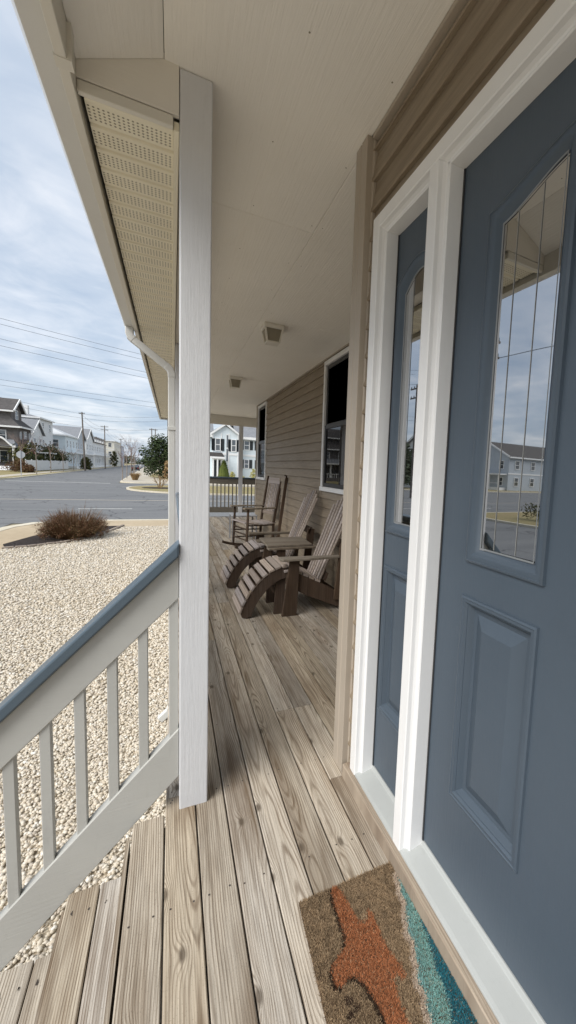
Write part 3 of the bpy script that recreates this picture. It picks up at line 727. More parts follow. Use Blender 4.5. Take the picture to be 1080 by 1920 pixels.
# ---- entry: casing, threshold, sidelight
def casing_v(y_out, ydir, z0, z1, name, both=False):
    """upright brickmould: flat outer face, step, deep jamb; ydir -1 when the opening lies at smaller y"""
    f = lambda d: y_out+ydir*d
    if both:
        poly = [(.702, f(.032)), (.652, f(.032)), (.652, f(.020)), (.642, f(.014)), (.628, f(.012)), (.628, f(-.030)), (.634, f(-.036)), (.702, f(-.036))]
    else:
        poly = [(.702, f(.060)), (.652, f(.060)), (.652, f(.052)), (.642, f(.047)), (.628, f(.045)), (.628, f(0)), (.702, f(0))]
    m = MB(); m.prism(poly, z0, z1); m.build(name, 'white_paint', house, bevel=.0025)
casing_v(1.363, -1, .053, DOOR_TOP, 'side_casing')
casing_v(.983, -1, .056, 2.0505, 'mullion', True)
casing_v(.03, 1, .053, DOOR_TOP, 'side_casing')
m = MB(); m.prism([(.702, 2.036), (.652, 2.036), (.652, 2.044), (.642, 2.049), (.628, 2.051), (.628, DOOR_TOP), (.7015, DOOR_TOP)], .0755, 1.3175, axis=1)
m.build('head_casing', 'white_paint', house, bevel=.0025)
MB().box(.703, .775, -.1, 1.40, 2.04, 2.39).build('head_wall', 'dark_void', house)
m = MB(); m.prism([(.630, .0525), (.630, .060), (.640, .064), (.694, .076), (.698, .087), (.730, .087), (.730, .0525)], .03, 1.362, axis=1)
m.build('threshold', 'threshold_metal', house, bevel=.0015)

def slab_panel(parent, y0, y1, z0, z1, cols, xf=.700, name='slab'):
    """door leaf with real openings, built as strips round each glass light and raised panel.
    cols: list of (ga, gb, gz, ztop(y), pa, pb, qa, qb), glass and panel of one column, in growing y"""
    th = .044; N = 16; m = MB(); edges = [y0]+[(cols[i][1]+cols[i+1][0])/2 for i in range(len(cols)-1)]+[y1]
    for (ga, gb, gz, top, pa, pb, qa, qb), ya, yb in zip(cols, edges[:-1], edges[1:]):
        m.box(xf, xf+th, ya, ga, gz, z1); m.box(xf, xf+th, gb, yb, gz, z1)
        for i in range(N):
            a, b = ga+(gb-ga)*i/N, ga+(gb-ga)*(i+1)/N
            m.prism([(a, top(a)), (b, top(b)), (b, z1), (a, z1)], xf, xf+th, axis=0)
        m.box(xf, xf+th, ya, yb, qb, gz); m.box(xf, xf+th, ya, yb, z0, qa); m.box(xf, xf+th, ya, pa, qa, qb); m.box(xf, xf+th, pb, yb, qa, qb)
    m.build(name, 'slate_paint', parent)
    for ga, gb, gz, top, pa, pb, qa, qb in cols:
        # moulding round the glass: an ogee frame following the arched top
        def ring(inset, x):
            ys = [(ga+inset, gz+inset), (gb-inset, gz+inset)]
            for i in range(N, -1, -1): ys.append((ga+inset+(gb-ga-2*inset)*i/N, top(ga+(gb-ga)*i/N)-inset))
            return [(x, a, b) for a, b in ys]
        def sweep(rows, name, mat, close=False, smooth=False):
            mm = MB(); n = len(rows[0])
            for rr in rows: mm.v += rr
            for a in range(len(rows)-1):
                for i in range(n): mm.f.append((a*n+i, a*n+(i+1)%n, (a+1)*n+(i+1)%n, (a+1)*n+i))
            if close: mm.f.append(tuple(range(n*(len(rows)-1), n*len(rows))))
            mm.m = [0]*len(mm.f); return mm.build(name, mat, parent, smooth=smooth)
        sweep([ring(i, x) for i, x in [(-.026, xf+.0005), (-.0245, xf-.008), (-.019, xf-.011), (-.017, xf-.008), (-.008, xf-.008), (.000, xf-.003), (.008, xf+.006), (.0125, xf+.0075), (.0127, xf+.024)]], 'glass_frame', 'slate_paint', smooth=True)
        gl = MB(); gl.prism([(b, c) for a, b, c in ring(.0105, 0)], xf+.0085, xf+.0125, axis=0)
        TL = math.tan(R(1.3)); yc = (ga+gb)/2           # the pane sits slightly askew in its frame
        gl.v = [(x-(y-yc)*TL, y, z) for x, y, z in gl.v]; gl.build('pane', 'door_glass', parent)
        sweep([ring(.0128, xf+.0040), ring(.0165, xf+.0048), ring(.0166, xf+.0060)], 'bead', 'bead_metal')
        def rect(i, x): return [(x, pa+i, qa+i), (x, pb-i, qa+i), (x, pb-i, qb-i), (x, pa+i, qb-i)]
        sweep([rect(i, x) for i, x in [(-.022, xf+.0005), (-.0205, xf-.006), (-.015, xf-.008), (-.013, xf-.006), (-.006, xf-.006), (.002, xf+.004), (.010, xf+.016), (.022, xf+.017), (.026, xf+.015), (.055, xf+.003)]], 'raised_panel', 'slate_paint', True)
        for u in (.36, .70):
            y = ga+(gb-ga)*u; MB().box(xf+.0070-(y-yc)*TL, xf+.0080-(y-yc)*TL, y-.0007, y+.0007, gz+.0187, top(y)-.020).build('came', 'came_metal', parent)
def arch_up(ga, gb, gs, gp, toward):
    def f(y):
        u = min(1, max(0, (y-ga)/(gb-ga))); u = u if toward > 0 else 1-u
        return gs+(gp-gs)*(u*u*(3-2*u)*.6+u*.4)
    return f
MB().box(.6965, .6995, .9455, .9508, .09, 2.035).build('weatherstrip', 'black_sash', house)
MB().box(.6965, .6995, 1.2975, 1.3028, .09, 2.035).build('weatherstrip', 'black_sash', house)
door = thing('front_door', (.72, .55, .087), 'slate blue panelled entry door with arched glass beside the doormat', 'door')
slab_panel(door, .040, .9555, .092, 2.038, [(.174, .374, 1.026, arch_up(.174, .374, 1.836, 1.888, 1), .163, .373, .356, .887),
                                            (.606, .806, 1.026, arch_up(.606, .806, 1.836, 1.888, -1), .607, .817, .356, .887)])
side = MB().box(.746, .750, 1.02, 1.30, .10, 2.03).build('sidelight', 'dark_void', house, label='narrow slate blue sidelight with arched glass left of the entry door')
def arch_mid(y): return 1.836+.05*math.sin(math.pi*min(1, max(0, (y-1.045)/.213)))
slab_panel(side, .991, 1.3035, .092, 2.038, [(1.045, 1.258, 1.036, arch_mid, 1.04, 1.262, .356, .868)])
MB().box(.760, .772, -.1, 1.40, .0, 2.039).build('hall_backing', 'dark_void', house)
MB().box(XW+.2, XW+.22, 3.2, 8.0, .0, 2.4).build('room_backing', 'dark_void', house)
MB().box(.9, 12, -8, 1.45, -.9, 5.2).build('house_body', 'siding_vinyl', house)
MB().box(XW+.25, 12, 1.55, 7.97, -.9, 5.2).build('house_body', 'siding_vinyl', house)
MB().box(.655, .9, -8, -1.61, -.9, 2.62).build('wall', 'siding_vinyl', house)

# ================================================================ PORCH FURNITURE
def adirondack():
    """faces -x; origin on the floor in the middle of the chair"""
    t = thing('adirondack_chair', (0,0,0), '', 'chair')
    for s in (-1, 1):
        y = s*.235
        MB().prism([(-.275,0),(-.150,0),(-.135,.472),(-.215,.472)], y-.015, y+.015, axis=1).build('front_leg', 'teak_dark', t, bevel=.003)
        yy = s*.204
        MB().prism([(-.235,.365),(-.235,.255),(-.05,.150),(.22,.030),(.32,.004),(.40,.004),(.40,.035),(.16,.205),(.02,.275),(-.12,.345)], yy-.0155, yy+.0155, axis=1).build('side_rail', 'teak_dark', t, bevel=.003)
        MB().beam((.215, s*.236, .10), (.265, s*.236, .60), .028, .075, (1,0,0)).build('rear_upright', 'teak_dark', t, bevel=.003)
        o = MB().prism([(-.300,s*.185),(-.305,s*.265),(-.285,s*.292),(-.05,s*.292),(.215,s*.262),(.215,s*.222),(.0,s*.205)], .473, .495); o.build('armrest', 'arm_wood', t, bevel=.004)
    # curved seat slats
    pts = [(-.232,.372),(-.180,.368),(-.126,.352),(-.072,.327),(-.018,.300),(.036,.273)]
    for i, (x, z) in enumerate(pts):
        a = [.15, -.05, -.35, -.45, -.45, -.45][i]; d = Vector((math.cos(a)*.024, 0, math.sin(a)*.024)); n = Vector((-math.sin(a)*.009, 0, math.cos(a)*.009)); c = Vector((x, 0, z+.004))
        MB().prism([tuple((c+p)[k] for k in (0,2)) for p in (-d-n, d-n, d+n, -d+n)], -.222, .222, axis=1).build('seat_slat', 'slat_wood', t, bevel=.002)
    # fanned back slats
    dirn = Vector((.318, 0, .80)).normalized()
    for i in range(7):
        u = (i-3)/3; L = .845-.10*u*u-(.012 if i % 2 else 0)
        b = Vector((.055, u*.165, .235)); e = b+dirn*L+Vector((0, u*.055, 0))
        w0, w1 = .032, .043; nrm = Vector((dirn.z, 0, -dirn.x))*.006; m = MB(); vs = []
        for p, w in ((b, w0), (e, w1)):
            for sy, sn in ((-1,-1),(1,-1),(1,1),(-1,1)): vs.append(p+Vector((0, sy*w/2, 0))+nrm*sn)
        tip = u*.02
        vs[4].z += -.012+tip*-.6; vs[7].z += -.012+tip*-.6; vs[5].z += -.012-tip*-.6*-1; vs[6].z += -.012-tip*-.6*-1
        m.add(vs, [(0,3,2,1),(4,5,6,7),(0,1,5,4),(1,2,6,5),(2,3,7,6),(3,0,4,7)]); m.build('back_slat', 'slat_wood', t, bevel=.003)
    MB().beam((.118,-.20,.30), (.118,.20,.30), .07, .022, (.93,0,-.37)).build('back_rail', 'teak_dark', t)
    MB().beam((.252,-.25,.585), (.252,.25,.585), .075, .022, (.93,0,-.37)).build('back_rail', 'teak_dark', t)
    MB().box(-.236, -.218, -.188, .188, .262, .360).build('front_apron', 'teak_dark', t)
    return t
def footstool():
    """curved slatted footrest, toe towards -x, origin on the floor"""
    t = thing('footstool', (0,0,0), '', 'footstool')
    up = [(-.215,.045),(-.190,.115),(-.150,.190),(-.100,.262),(-.040,.325),(.025,.372),(.095,.400),(.165,.405)]
    lo = [(.165,.315),(.10,.305),(.045,.272),(-.01,.225),(-.06,.165),(-.105,.09),(-.135,.012),(-.165,.001),(-.205,.012)]
    for s in (-1, 1):
        y = s*.185
        MB().prism(up+lo, y-.014, y+.014, axis=1).build('side_rail', 'teak_dark', t, bevel=.003)
        MB().prism([(.055,0),(.150,0),(.145,.33),(.07,.30)], s*.156-.014, s*.156+.014, axis=1).build('rear_leg', 'teak_dark', t, bevel=.003)
    # slats follow the curve
    def at(u):
        i = min(int(u*(len(up)-1)), len(up)-2); f = u*(len(up)-1)-i; a, b = Vector(up[i]), Vector(up[i+1]); return a.lerp(b, f), (b-a).normalized()
    for i in range(9):
        p, d = at((i+.5)/9); n = Vector((-d.y, d.x)); c = p+n*.011
        MB().prism([tuple(c+q) for q in (-d*.024-n*.0095, d*.024-n*.0095, d*.024+n*.0095, -d*.024+n*.0095)], -.207, .207, axis=1).build('slat', 'slat_wood', t, bevel=.003)
    MB().box(.085, .105, -.14, .14, .14, .20).build('stretcher', 'teak_dark', t)
    return t
ch = adirondack(); ch.location = (1.085, 3.475, 0); ch['label'] = 'nearer weathered adirondack chair with slatted fan back, by the corner trim'; ch['group'] = 'adirondack chairs'
c2 = copy_tree(ch); c2.location = (1.06, 4.36, 0); c2['label'] = 'farther weathered adirondack chair, between its twin and the rocking chair'
fs = footstool(); fs.location = (.705, 3.475, 0); fs['label'] = 'nearer curved slatted footstool, in front of the nearest adirondack chair'; fs['group'] = 'slatted footstools'
f2 = copy_tree(fs); f2.location = (.695, 4.37, 0); f2['label'] = 'farther curved slatted footstool, pushed up to the second adirondack chair'
tb = MB(); tb.prism([(.775,3.685),(1.205,3.70),(1.225,4.12),(.785,4.135)], .4958, .517)
o = tb.build('table_board', 'arm_wood', None, bevel=.004, label='wide weathered board bridging the inner arms of the adirondack chairs', category='table')

def rocking_chair(loc, rz, label):
    t = thing('rocking_chair', (0,0,0), label, 'chair')
    for s in (-1, 1):
        y = s*.235; yb = s*.205
        m = MB(); pts = [(-.40+.84*i/14, y*(1 if i < 6 else .95), .022+.13*((-.40+.84*i/14)/.50)**2*.9) for i in range(15)]
        vs = []
        for x, yy, z in pts: vs += [(x, yy-.014, z-.02), (x, yy+.014, z-.02), (x, yy+.014, z+.02), (x, yy-.014, z+.02)]
        fs_ = [(i*4+j, i*4+(j+1)%4, i*4+4+(j+1)%4, i*4+4+j) for i in range(14) for j in range(4)]+[(3,2,1,0), (56,57,58,59)]
        m.add(vs, fs_); m.build('rocker', 'teak_dark', t)
        MB().tube([(-.235,y,.05),(-.222,y,.35),(-.215,y,.62)], [.017,.020,.017], 8).build('front_leg', 'teak_dark', t, smooth=True)
        MB().tube([(.185,yb,.045),(.20,yb,.40),(.262,yb*1.02,.80),(.315,yb*1.06,1.10)], [.018,.021,.019,.014], 8).build('back_post', 'teak_dark', t, smooth=True)
        MB().prism([(-.285,y-.045),(-.285,y+.035),(-.10,y+.03),(.23,yb*1.0+.02),(.23,yb*1.0-.025),(-.1,y-.035)], .620, .642).build('armrest', 'arm_wood', t, bevel=.004)
        for z in (.16, .27, .385): MB().tube([(-.23,y,z),(.19,yb,z-.01)], .010, 6).build('side_rung', 'teak_dark', t)
    for z in (.17, .25, .33): MB().tube([(-.228,-.235,z),(-.228,.235,z)], .011, 6).build('front_rung', 'teak_dark', t)
    for i in range(7):
        x = -.235+.44*i/6; z = .425-.02*math.sin(math.pi*i/6)-.02*i/6
        MB().box(x-.030, x+.030, -.245+.02*i/6, .245-.02*i/6, z-.008, z+.008).build('seat_slat', 'slat_wood', t, bevel=.002)
    def bk(z): return .20+(z-.40)*.19
    for z0, z1, n in ((.985, 1.075, 'crest_rail'), (.52, .565, 'lower_back_rail')):
        MB().add([(bk(z0)-.010,-.205,z0),(bk(z0)+.010,-.205,z0),(bk(z0)+.010,.205,z0),(bk(z0)-.010,.205,z0),(bk(z1)-.010,-.212,z1),(bk(z1)+.010,-.212,z1),(bk(z1)+.010,.212,z1),(bk(z1)-.010,.212,z1)],
            [(0,3,2,1),(4,5,6,7),(0,1,5,4),(1,2,6,5),(2,3,7,6),(3,0,4,7)]).build(n, 'slat_wood', t, bevel=.002)
    for i in range(8):
        y = -.165+.33*i/7; MB().beam((bk(.565), y, .565), (bk(.985), y, .985), .026, .009, (1,0,0)).build('back_slat', 'slat_wood', t)
    t.location = loc; t.rotation_euler = (0,0,rz); return t
rocking_chair((1.115, 6.22, 0), R(15), 'dark wooden rocking chair with slatted back, beyond the adirondack chairs')
up = thing('second_rocker_post', (1.30, 5.3, 0), 'tall dark back post of a second rocking chair leaning on the siding between the rocking and adirondack chairs', 'chair post')  # lone post stands in for a mostly hidden second rocking chair
MB().beam((1.285, 5.58, .0), (1.435, 5.64, 1.10), .042, .022, (0,1,0)).build('shaft', 'teak_dark', up, bevel=.004)
MB().tube([(1.435,5.64,1.095),(1.425,5.62,1.125),(1.40,5.60,1.130)], .012, 8).build('hook', 'teak_dark', up, smooth=True)
# small grey side table beyond the rocker
st = thing('side_table', (1.06, 7.0, 0), 'small grey metal side table behind the rocking chair', 'table')
MB().box(.86, 1.26, 6.80, 7.20, .415, .437).build('table_top', 'grey_metal', st, bevel=.004)
for x in (.875, 1.245):
    for y in (6.815, 7.185): MB().box(x-.011, x+.011, y-.011, y+.011, 0, .4145).build('leg', 'grey_metal', st)

# ---- doormat: coir pile with a printed starfish and surf
def doormat():
    import numpy as np
    rng = np.random.default_rng(5)
    mat_ = thing('doormat', (.46, .65, 0), 'brown coir doormat printed with an orange starfish and teal surf', 'doormat')
    def left(y): return .318-.05*(.99-y)
    star = [(.414,.990),(.430,.992),(.438,.965),(.444,.925),(.452,.885),(.462,.866),(.476,.874),(.484,.892),(.493,.884),(.494,.850),(.492,.815),(.496,.780),(.506,.745),(.508,.722),(.498,.716),(.486,.728),(.478,.732),(.470,.69),(.466,.62),(.460,.54),(.450,.50),(.438,.50),(.428,.56),(.424,.63),(.420,.70),(.409,.745),(.392,.770),(.372,.772),(.357,.762),(.345,.772),(.342,.795),(.354,.816),(.376,.828),(.396,.838),(.404,.865),(.405,.905),(.406,.955)]
    star0 = [(.418,.985),(.432,.988),(.440,.965),(.448,.915),(.458,.872),(.476,.868),(.488,.885),(.497,.872),(.497,.835),(.500,.80),(.512,.76),(.527,.728),(.520,.708),(.500,.712),(.482,.716),(.474,.69),(.468,.62),(.462,.54),(.450,.50),(.438,.50),(.424,.56),(.418,.63),(.414,.695),(.400,.735),(.384,.752),(.366,.760),(.352,.772),(.344,.792),(.348,.812),(.362,.822),(.384,.826),(.400,.835),(.408,.86),(.409,.90),(.410,.95)]
    sp_ = np.array(star)
    def inside(x, y):
        c = np.zeros(x.shape, bool); n = len(sp_)
        for i in range(n):
            x1, y1 = sp_[i]; x2, y2 = sp_[i-1]
            k = ((y1 > y) != (y2 > y)) & (x < (x2-x1)*(y-y1)/(y2-y1+1e-12)+x1); c ^= k
        return c
    N = 170000
    y = rng.uniform(.24, .992, N); x = left(y)+rng.uniform(0, 1, N)*(.610-left(y))
    wob = .004*np.sin(y*60)+.003*np.sin(y*131+1)
    foam = np.interp(y, [.2,.5,.6,.72,.83,.93,1.0], [.44,.475,.50,.538,.572,.606,.625])+wob
    dark = np.interp(y, [.2,.5,.65,.80,.9], [.505,.535,.572,.608,.63])+wob*.6
    col = np.tile(np.array([.28,.198,.12]), (N, 1))
    mott = .5+.5*np.sin(x*97+3*np.sin(y*41))*np.sin(y*83+2*np.sin(x*59)); col *= (.75+.45*mott)[:, None]
    st_ = inside(x+rng.normal(0, .0012, N), y+rng.normal(0, .0012, N)); sh = (inside(x+.009, y+.003) | inside(x+.005, y+.007)) & ~st_ & (x < .46)
    col[sh] = (.035,.022,.014); col[st_] = np.array([.37,.145,.065])*rng.uniform(.85, 1.15, (st_.sum(), 1))
    for cx_, cy_ in ((.362,.735),(.372,.715),(.355,.708)):
        k = ((x-cx_)**2+(y-cy_)**2) < .010**2*rng.uniform(.3, 1.2, N); col[k] = (.05,.03,.02)
    j = rng.normal(0, .0012, N)
    f1 = (x+j > foam-.012) & (x+j <= foam+.004); f2 = (x+j > foam+.004) & (x+j <= dark); f3 = (x+j > dark) & (x+j > foam)
    col[f1] = (.52,.42,.33); col[f2] = (.19,.37,.34); col[f3] = (.022,.135,.175)
    edge = f2 & (x < foam+.014); col[edge] = (.17,.34,.33)
    strk = rng.random(N) < .14; col[f2 & strk] = (.30,.42,.38); col[f3 & strk] = (.05,.20,.23)
    col *= rng.uniform(.75, 1.2, (N, 1))
    lite_ = rng.random(N) < .06; col[lite_] = col[lite_]*.5+np.array([.22,.17,.11])
    h = rng.uniform(.0025, .0065, N); a = rng.uniform(0, 2*np.pi, N); w = rng.uniform(.0005, .0010, N)
    lx = rng.normal(0, .0032, N); ly = rng.normal(0, .0032, N)
    dx, dy = np.cos(a)*w, np.sin(a)*w; z0 = np.full(N, .006)
    V = np.stack([np.stack([x-dx, y-dy, z0], -1), np.stack([x+dx, y+dy, z0], -1), np.stack([x+lx+dx*.6, y+ly+dy*.6, z0+h], -1), np.stack([x+lx-dx*.6, y+ly-dy*.6, z0+h], -1)], 1).reshape(-1, 3)-np.array([.46,.65,0])
    me = bpy.data.meshes.new('pile'); me.vertices.add(4*N); me.vertices.foreach_set('co', V.ravel()); me.loops.add(4*N); me.loops.foreach_set('vertex_index', np.arange(4*N, dtype=np.int32))
    me.polygons.add(N); me.polygons.foreach_set('loop_start', np.arange(0, 4*N, 4, dtype=np.int32)); me.polygons.foreach_set('loop_total', np.full(N, 4, np.int32)); me.update(calc_edges=True)
    ca = me.color_attributes.new('print', 'FLOAT_COLOR', 'POINT'); ca.data.foreach_set('color', np.repeat(np.column_stack([col, np.ones(N)]), 4, 0).ravel())
    t = NT('coir_pile'); t.out(t.n('ShaderNodeVertexColor', layer_name='print').outputs[0], .85, None, .15); me.materials.append(MAT['coir_pile'])
    o = bpy.data.objects.new('pile', me); COL.objects.link(o); o.parent = mat_; o['kind'] = 'stuff'
    plain('coir_base', (.10,.065,.04), .95, .3, 60, .8, 400)
    MB().prism([(left(.99),.99),(.610,.99),(.610,.24),(left(.24),.24)], .0008, .0075).build('backing', 'coir_base', mat_)
doormat()

# ================================================================ VEGETATION helpers
def blades(m, n, fn, w, seed=0):
    """n thin tapering blades; fn(rng) -> list of points"""
    rg = random.Random(seed)
    for _ in range(n):
        pts = fn(rg); k = len(pts); a = rg.uniform(0, math.pi); d = Vector((math.cos(a), math.sin(a), 0)); vs = []
        for i, p in enumerate(pts): ww = w*(1-.85*i/(k-1)); vs += [p-d*ww, p+d*ww]
        m.add(vs, [(2*i, 2*i+1, 2*i+3, 2*i+2) for i in range(k-1)])
def leaf_cloud(m, centres, n, size, rg, flat=.55):
    """leaf-sized triangles/quads scattered through clumps [(centre, radius)]"""
    tot = sum(r*r for _, r in centres)
    for c, r in centres:
        c = Vector(c)
        for _ in range(max(3, int(n*r*r/tot))):
            d = Vector((rg.gauss(0,1), rg.gauss(0,1), rg.gauss(0,1))).normalized(); p = c+d*r*(rg.random()**.4)*Vector((1,1,flat+.3)).length/1.5
            s = size*rg.uniform(.6, 1.4); a = Vector((rg.gauss(0,1), rg.gauss(0,1), rg.gauss(0,.7))).normalized()*s; b = a.cross(d+Vector((rg.gauss(0,.5), rg.gauss(0,.5), rg.gauss(0,.5)))).normalized()*s*.55
            m.add([p-a, p+b, p+a, p-b], [(0,1,2,3)])
def bare_branches(m, p, d, L, r, depth, rg, spread=.55, kids=(2,3)):
    q = p+d*L*.5+Vector((rg.uniform(-1,1), rg.uniform(-1,1), 0))*L*.04; e = p+d*L
    m.tube([p, q, e], [r, r*.85, r*.65], 5 if depth > 2 else 3, cap=False)
    if depth == 0: return
    for i in range(rg.randint(*kids)):
        nd = (d+Vector((rg.uniform(-1,1), rg.uniform(-1,1), rg.uniform(-.25,.7)))*spread).normalized()
        st_ = p+d*L*rg.uniform(.55, 1.0)
        bare_branches(m, st_, nd, L*rg.uniform(.6, .85), r*.55, depth-1, rg, spread, kids)

# ---- mulch bed with the heather bush
bedp = [(-3.60,12.50),(-3.2,12.62),(-2.6,13.12),(-2.08,14.05),(-1.80,15.2),(-1.60,16.12),(-2.15,16.1),(-2.9,15.5),(-3.5,14.3),(-3.8,13.0)]
m = MB(); m.prism(bedp, GZ-.05, GZ+.028); o = struct(m, 'mulch_bed', 'mulch')
edge = thing('bed_edging', (-2.5, 13.3, GZ), 'curved brown stone edging along the mulch bed', 'edging')
ep = [(-3.66,12.40)]+[(-3.2,12.52),(-2.56,13.02),(-2.02,13.98),(-1.73,15.15),(-1.52,16.15)]
def along(P, step):
    out = []; 
    for a, b in zip(P[:-1], P[1:]):
        a, b = Vector(a), Vector(b); n = max(1, round((b-a).length/step)); out += [a.lerp(b, i/n) for i in range(n)]
    return out+[Vector(P[-1])]
pts = along(ep, .22)
for a, b in zip(pts[:-1], pts[1:]):
    d = (b-a)*.47; c = (a+b)/2
    MB().beam((c.x-d.x, c.y-d.y, GZ+.03+random.uniform(-.006,.006)), (c.x+d.x, c.y+d.y, GZ+.03), .09, .07).build('edging_stone', 'edging_stone', edge, bevel=.012)
bush = thing('heather_bush', (-2.52, 13.95, GZ), 'rust brown dormant bush growing in the mulch bed by the road', 'bush')
def hb(rg):
    a = rg.uniform(0, 2*math.pi); r = rg.random()**.5; b = Vector((-2.52+.42*r*math.cos(a), 13.95+.5*r*math.sin(a), GZ+.02))
    lean = Vector((math.cos(a)*r*.42, math.sin(a)*r*.45, 0)); h = .70*(1-.40*r*r)*rg.uniform(.62, 1.12)*(1+.16*math.sin(3*a+.8)+.10*math.sin(5*a)); j = Vector((rg.gauss(0,.05), rg.gauss(0,.05), 0))
    return [b, b+lean*.45+Vector((0,0,h*.5))+j*.5, b+lean+Vector((0,0,h))+j]
m = MB(); blades(m, 3400, hb, .006, 4); m.build('stems', 'heather', bush)
def sprig(rg):
    p = hb(rg); d = (p[2]-p[1]).normalized(); return [p[2]-d*.12, p[2]+d*.06, p[2]+d*rg.uniform(.10,.17)+Vector((rg.gauss(0,.03), rg.gauss(0,.03), 0))]
m = MB(); blades(m, 420, sprig, .0045, 14); m.build('sprigs', 'heather_tip', bush)
m = MB(); rg = random.Random(8); cl = []
for _ in range(520):
    p = hb(rg); cl.append((p[2]*.75+p[1]*.25-Vector((0,0,rg.uniform(0,.28))), rg.uniform(.04, .09)))
leaf_cloud(m, cl, 9000, .017, rg); o = m.build('foliage', 'heather', bush); o['kind'] = 'stuff'

def bare_tree(name, loc, h, label, group, seed, crown=.5, depth=4, r=.06, stake=False, mat='twig'):
    t = thing(name, loc, label, 'tree', group); rg = random.Random(seed); p = Vector(loc); th = h*(1-crown)
    MB().tube([p-Vector((0,0,.1)), p+Vector((.02,0,th*.5)), p+Vector((0,.02,th)), p+Vector((0,.03,th+h*crown*.45))], [r*1.15, r, r*.85, r*.4], 7).build('trunk', 'bark', t, smooth=True)
    m = MB()
    for i in range(5):
        a = i*2.4+rg.uniform(-.4,.4); z = th*(.9)+h*crown*.12*i
        bare_branches(m, p+Vector((0,.02,z)), Vector((math.cos(a)*.5, math.sin(a)*.5, .9)).normalized(), h*crown*.38, r*.45, depth, rg)
    o = m.build('crown', mat, t)
    if stake: MB().box(p.x+.35, p.x+.43, p.y-.04, p.y+.04, GZ-.05, GZ+1.6).build('stake', 'pole_wood', t)
    return t
G1 = 'young bare trees along the left verge'
for i, (x, y, h, lab) in enumerate([(-15.9,66.9,5.0,'first'),(-16.4,76.2,4.6,'second'),(-16.9,86.5,4.4,'third'),(-17.3,97.0,4.4,'fourth')]):
    bare_tree('street_tree', (x,y,GZ), h, lab+' young bare tree from the left on the verge before the white fence', G1, 20+i, .5, 3, .05)
G2 = 'bare trees on the right verge of the side street'
for i, (x, y, h, lab) in enumerate([(-5.3,56.0,3.6,'nearest short bare sapling'),(-5.5,63.5,4.2,'second bare tree'),(-5.75,73,5.8,'third and tallest bare tree'),(-5.9,79,5.6,'fourth bare tree'),(-6.2,86,5.6,'farthest bare tree')]):
    bare_tree('verge_tree', (x,y,GZ), h, lab+' on the right verge of the side street', G2, 40+i, .62 if i > 1 else .45, 4 if i > 1 else 3, .05 if i < 2 else .06)
# small leafless shrub with a mulch ring on the island, dry grass clump on the corner
sh = thing('island_shrub', (-.95, 41.0, GZ), 'low spreading bare shrub on the grass island', 'shrub'); m = MB(); rg = random.Random(3)
for i in range(9): bare_branches(m, Vector((-.95+rg.uniform(-.2,.2), 41, GZ)), Vector((rg.uniform(-.9,.9), rg.uniform(-.5,.5), .7)).normalized(), .55, .03, 3, rg, .6)
m.build('branches', 'dry_blade', sh)
struct(MB().prism([(-.95+1.5*math.cos(a*.524), 41+1.3*math.sin(a*.524)) for a in range(12)], GZ-.02, GZ+.02), 'mulch_ring', 'mulch')
dg = thing('grass_clump', (-4.15, 58, GZ), 'clump of tall dry ornamental grass on the far corner', 'grass clump')
def gb(rg):
    a = rg.uniform(0, 6.28); r = rg.random(); b = Vector((-4.15+.25*math.cos(a), 58+.25*math.sin(a), GZ)); l = Vector((math.cos(a), math.sin(a), 0))*r*.55; h = rg.uniform(.6, 1.0)
    return [b, b+l*.4+Vector((0,0,h*.7)), b+l+Vector((0,0,h*.95))]
m = MB(); blades(m, 500, gb, .022, 6); m.build('blades', 'dry_blade', dg)

def leafy_tree(name, loc, h, rx, label, mat, seed, n=6000, size=.13, trunk=.16, low=.18, group=None, cat='tree', lobes=26, top=0):
    t = thing(name, loc, label, cat, group); rg = random.Random(seed); p = Vector(loc)
    MB().tube([p-Vector((0,0,.1)), p+Vector((.05,0,h*.3)), p+Vector((-.05,.05,h*.75))], [trunk, trunk*.8, trunk*.3], 8).build('trunk', 'bark', t, smooth=True)
    cl = []; lm = MB()
    for i in range(lobes):
        u = (i+.5)/lobes; z = low+(1-low)*u; prof = math.sin(math.pi*min(1, (u*.86+.14)))**.7; a = i*2.39996; rr = rx*prof*rg.uniform(.35, .92)
        c = p+Vector((math.cos(a)*rr, math.sin(a)*rr, h*z*.97)); cl.append((c, rx*rg.uniform(.24, .42)))
        lm.tube([p+Vector((0,0,h*z*.75)), c], [trunk*.3, trunk*.08], 4, cap=False)
    cl.append((p+Vector((0,0,h*.55)), rx*.5))
    lm.build('limbs', 'bark', t)
    m = MB(); leaf_cloud(m, cl, n, size, rg); o = m.build('crown', mat, t); return t
leafy_tree('pine_tree', (-1.75, 69.0, GZ), 5.7, 2.8, 'broad dark green pine on the right of the side street', 'pine_needles', 17, 5600, .15, .16, .10, lobes=19)
leafy_tree('cedar_tree', (.15, 66.5, GZ), 6.6, 1.4, 'taller slim evergreen just right of the broad pine, behind the downspout', 'pine_needles', 12, 4500, .16, .15, .12)
leafy_tree('brown_bush', (-.45, 63.5, GZ), 2.6, .8, 'brownish bare bush at the foot of the pines', 'dry_blade', 13, 1600, .10, .06, .1, cat='bush', lobes=14)
# hedge behind the white fence
hg = thing('hedge', (-21.5, 103, GZ), 'tall dark green hedge behind the white fence', 'hedge'); rg = random.Random(5); cl = []
for i in range(60): cl.append((Vector((-22.2+rg.uniform(-1.1,1.1), 84+28*i/59+rg.uniform(-.6,.6), GZ+rg.uniform(.7, 3.5+.8*math.sin(i*.5)))), rg.uniform(.9, 1.4)))
m = MB(); leaf_cloud(m, cl, 9000, .20, rg, .7); m.build('foliage', 'hedge_leaf', hg)
m = MB(); m.box(-22.8, -21.6, 84, 111.5, GZ, GZ+2.8); m.build('core', 'hedge_leaf', hg)
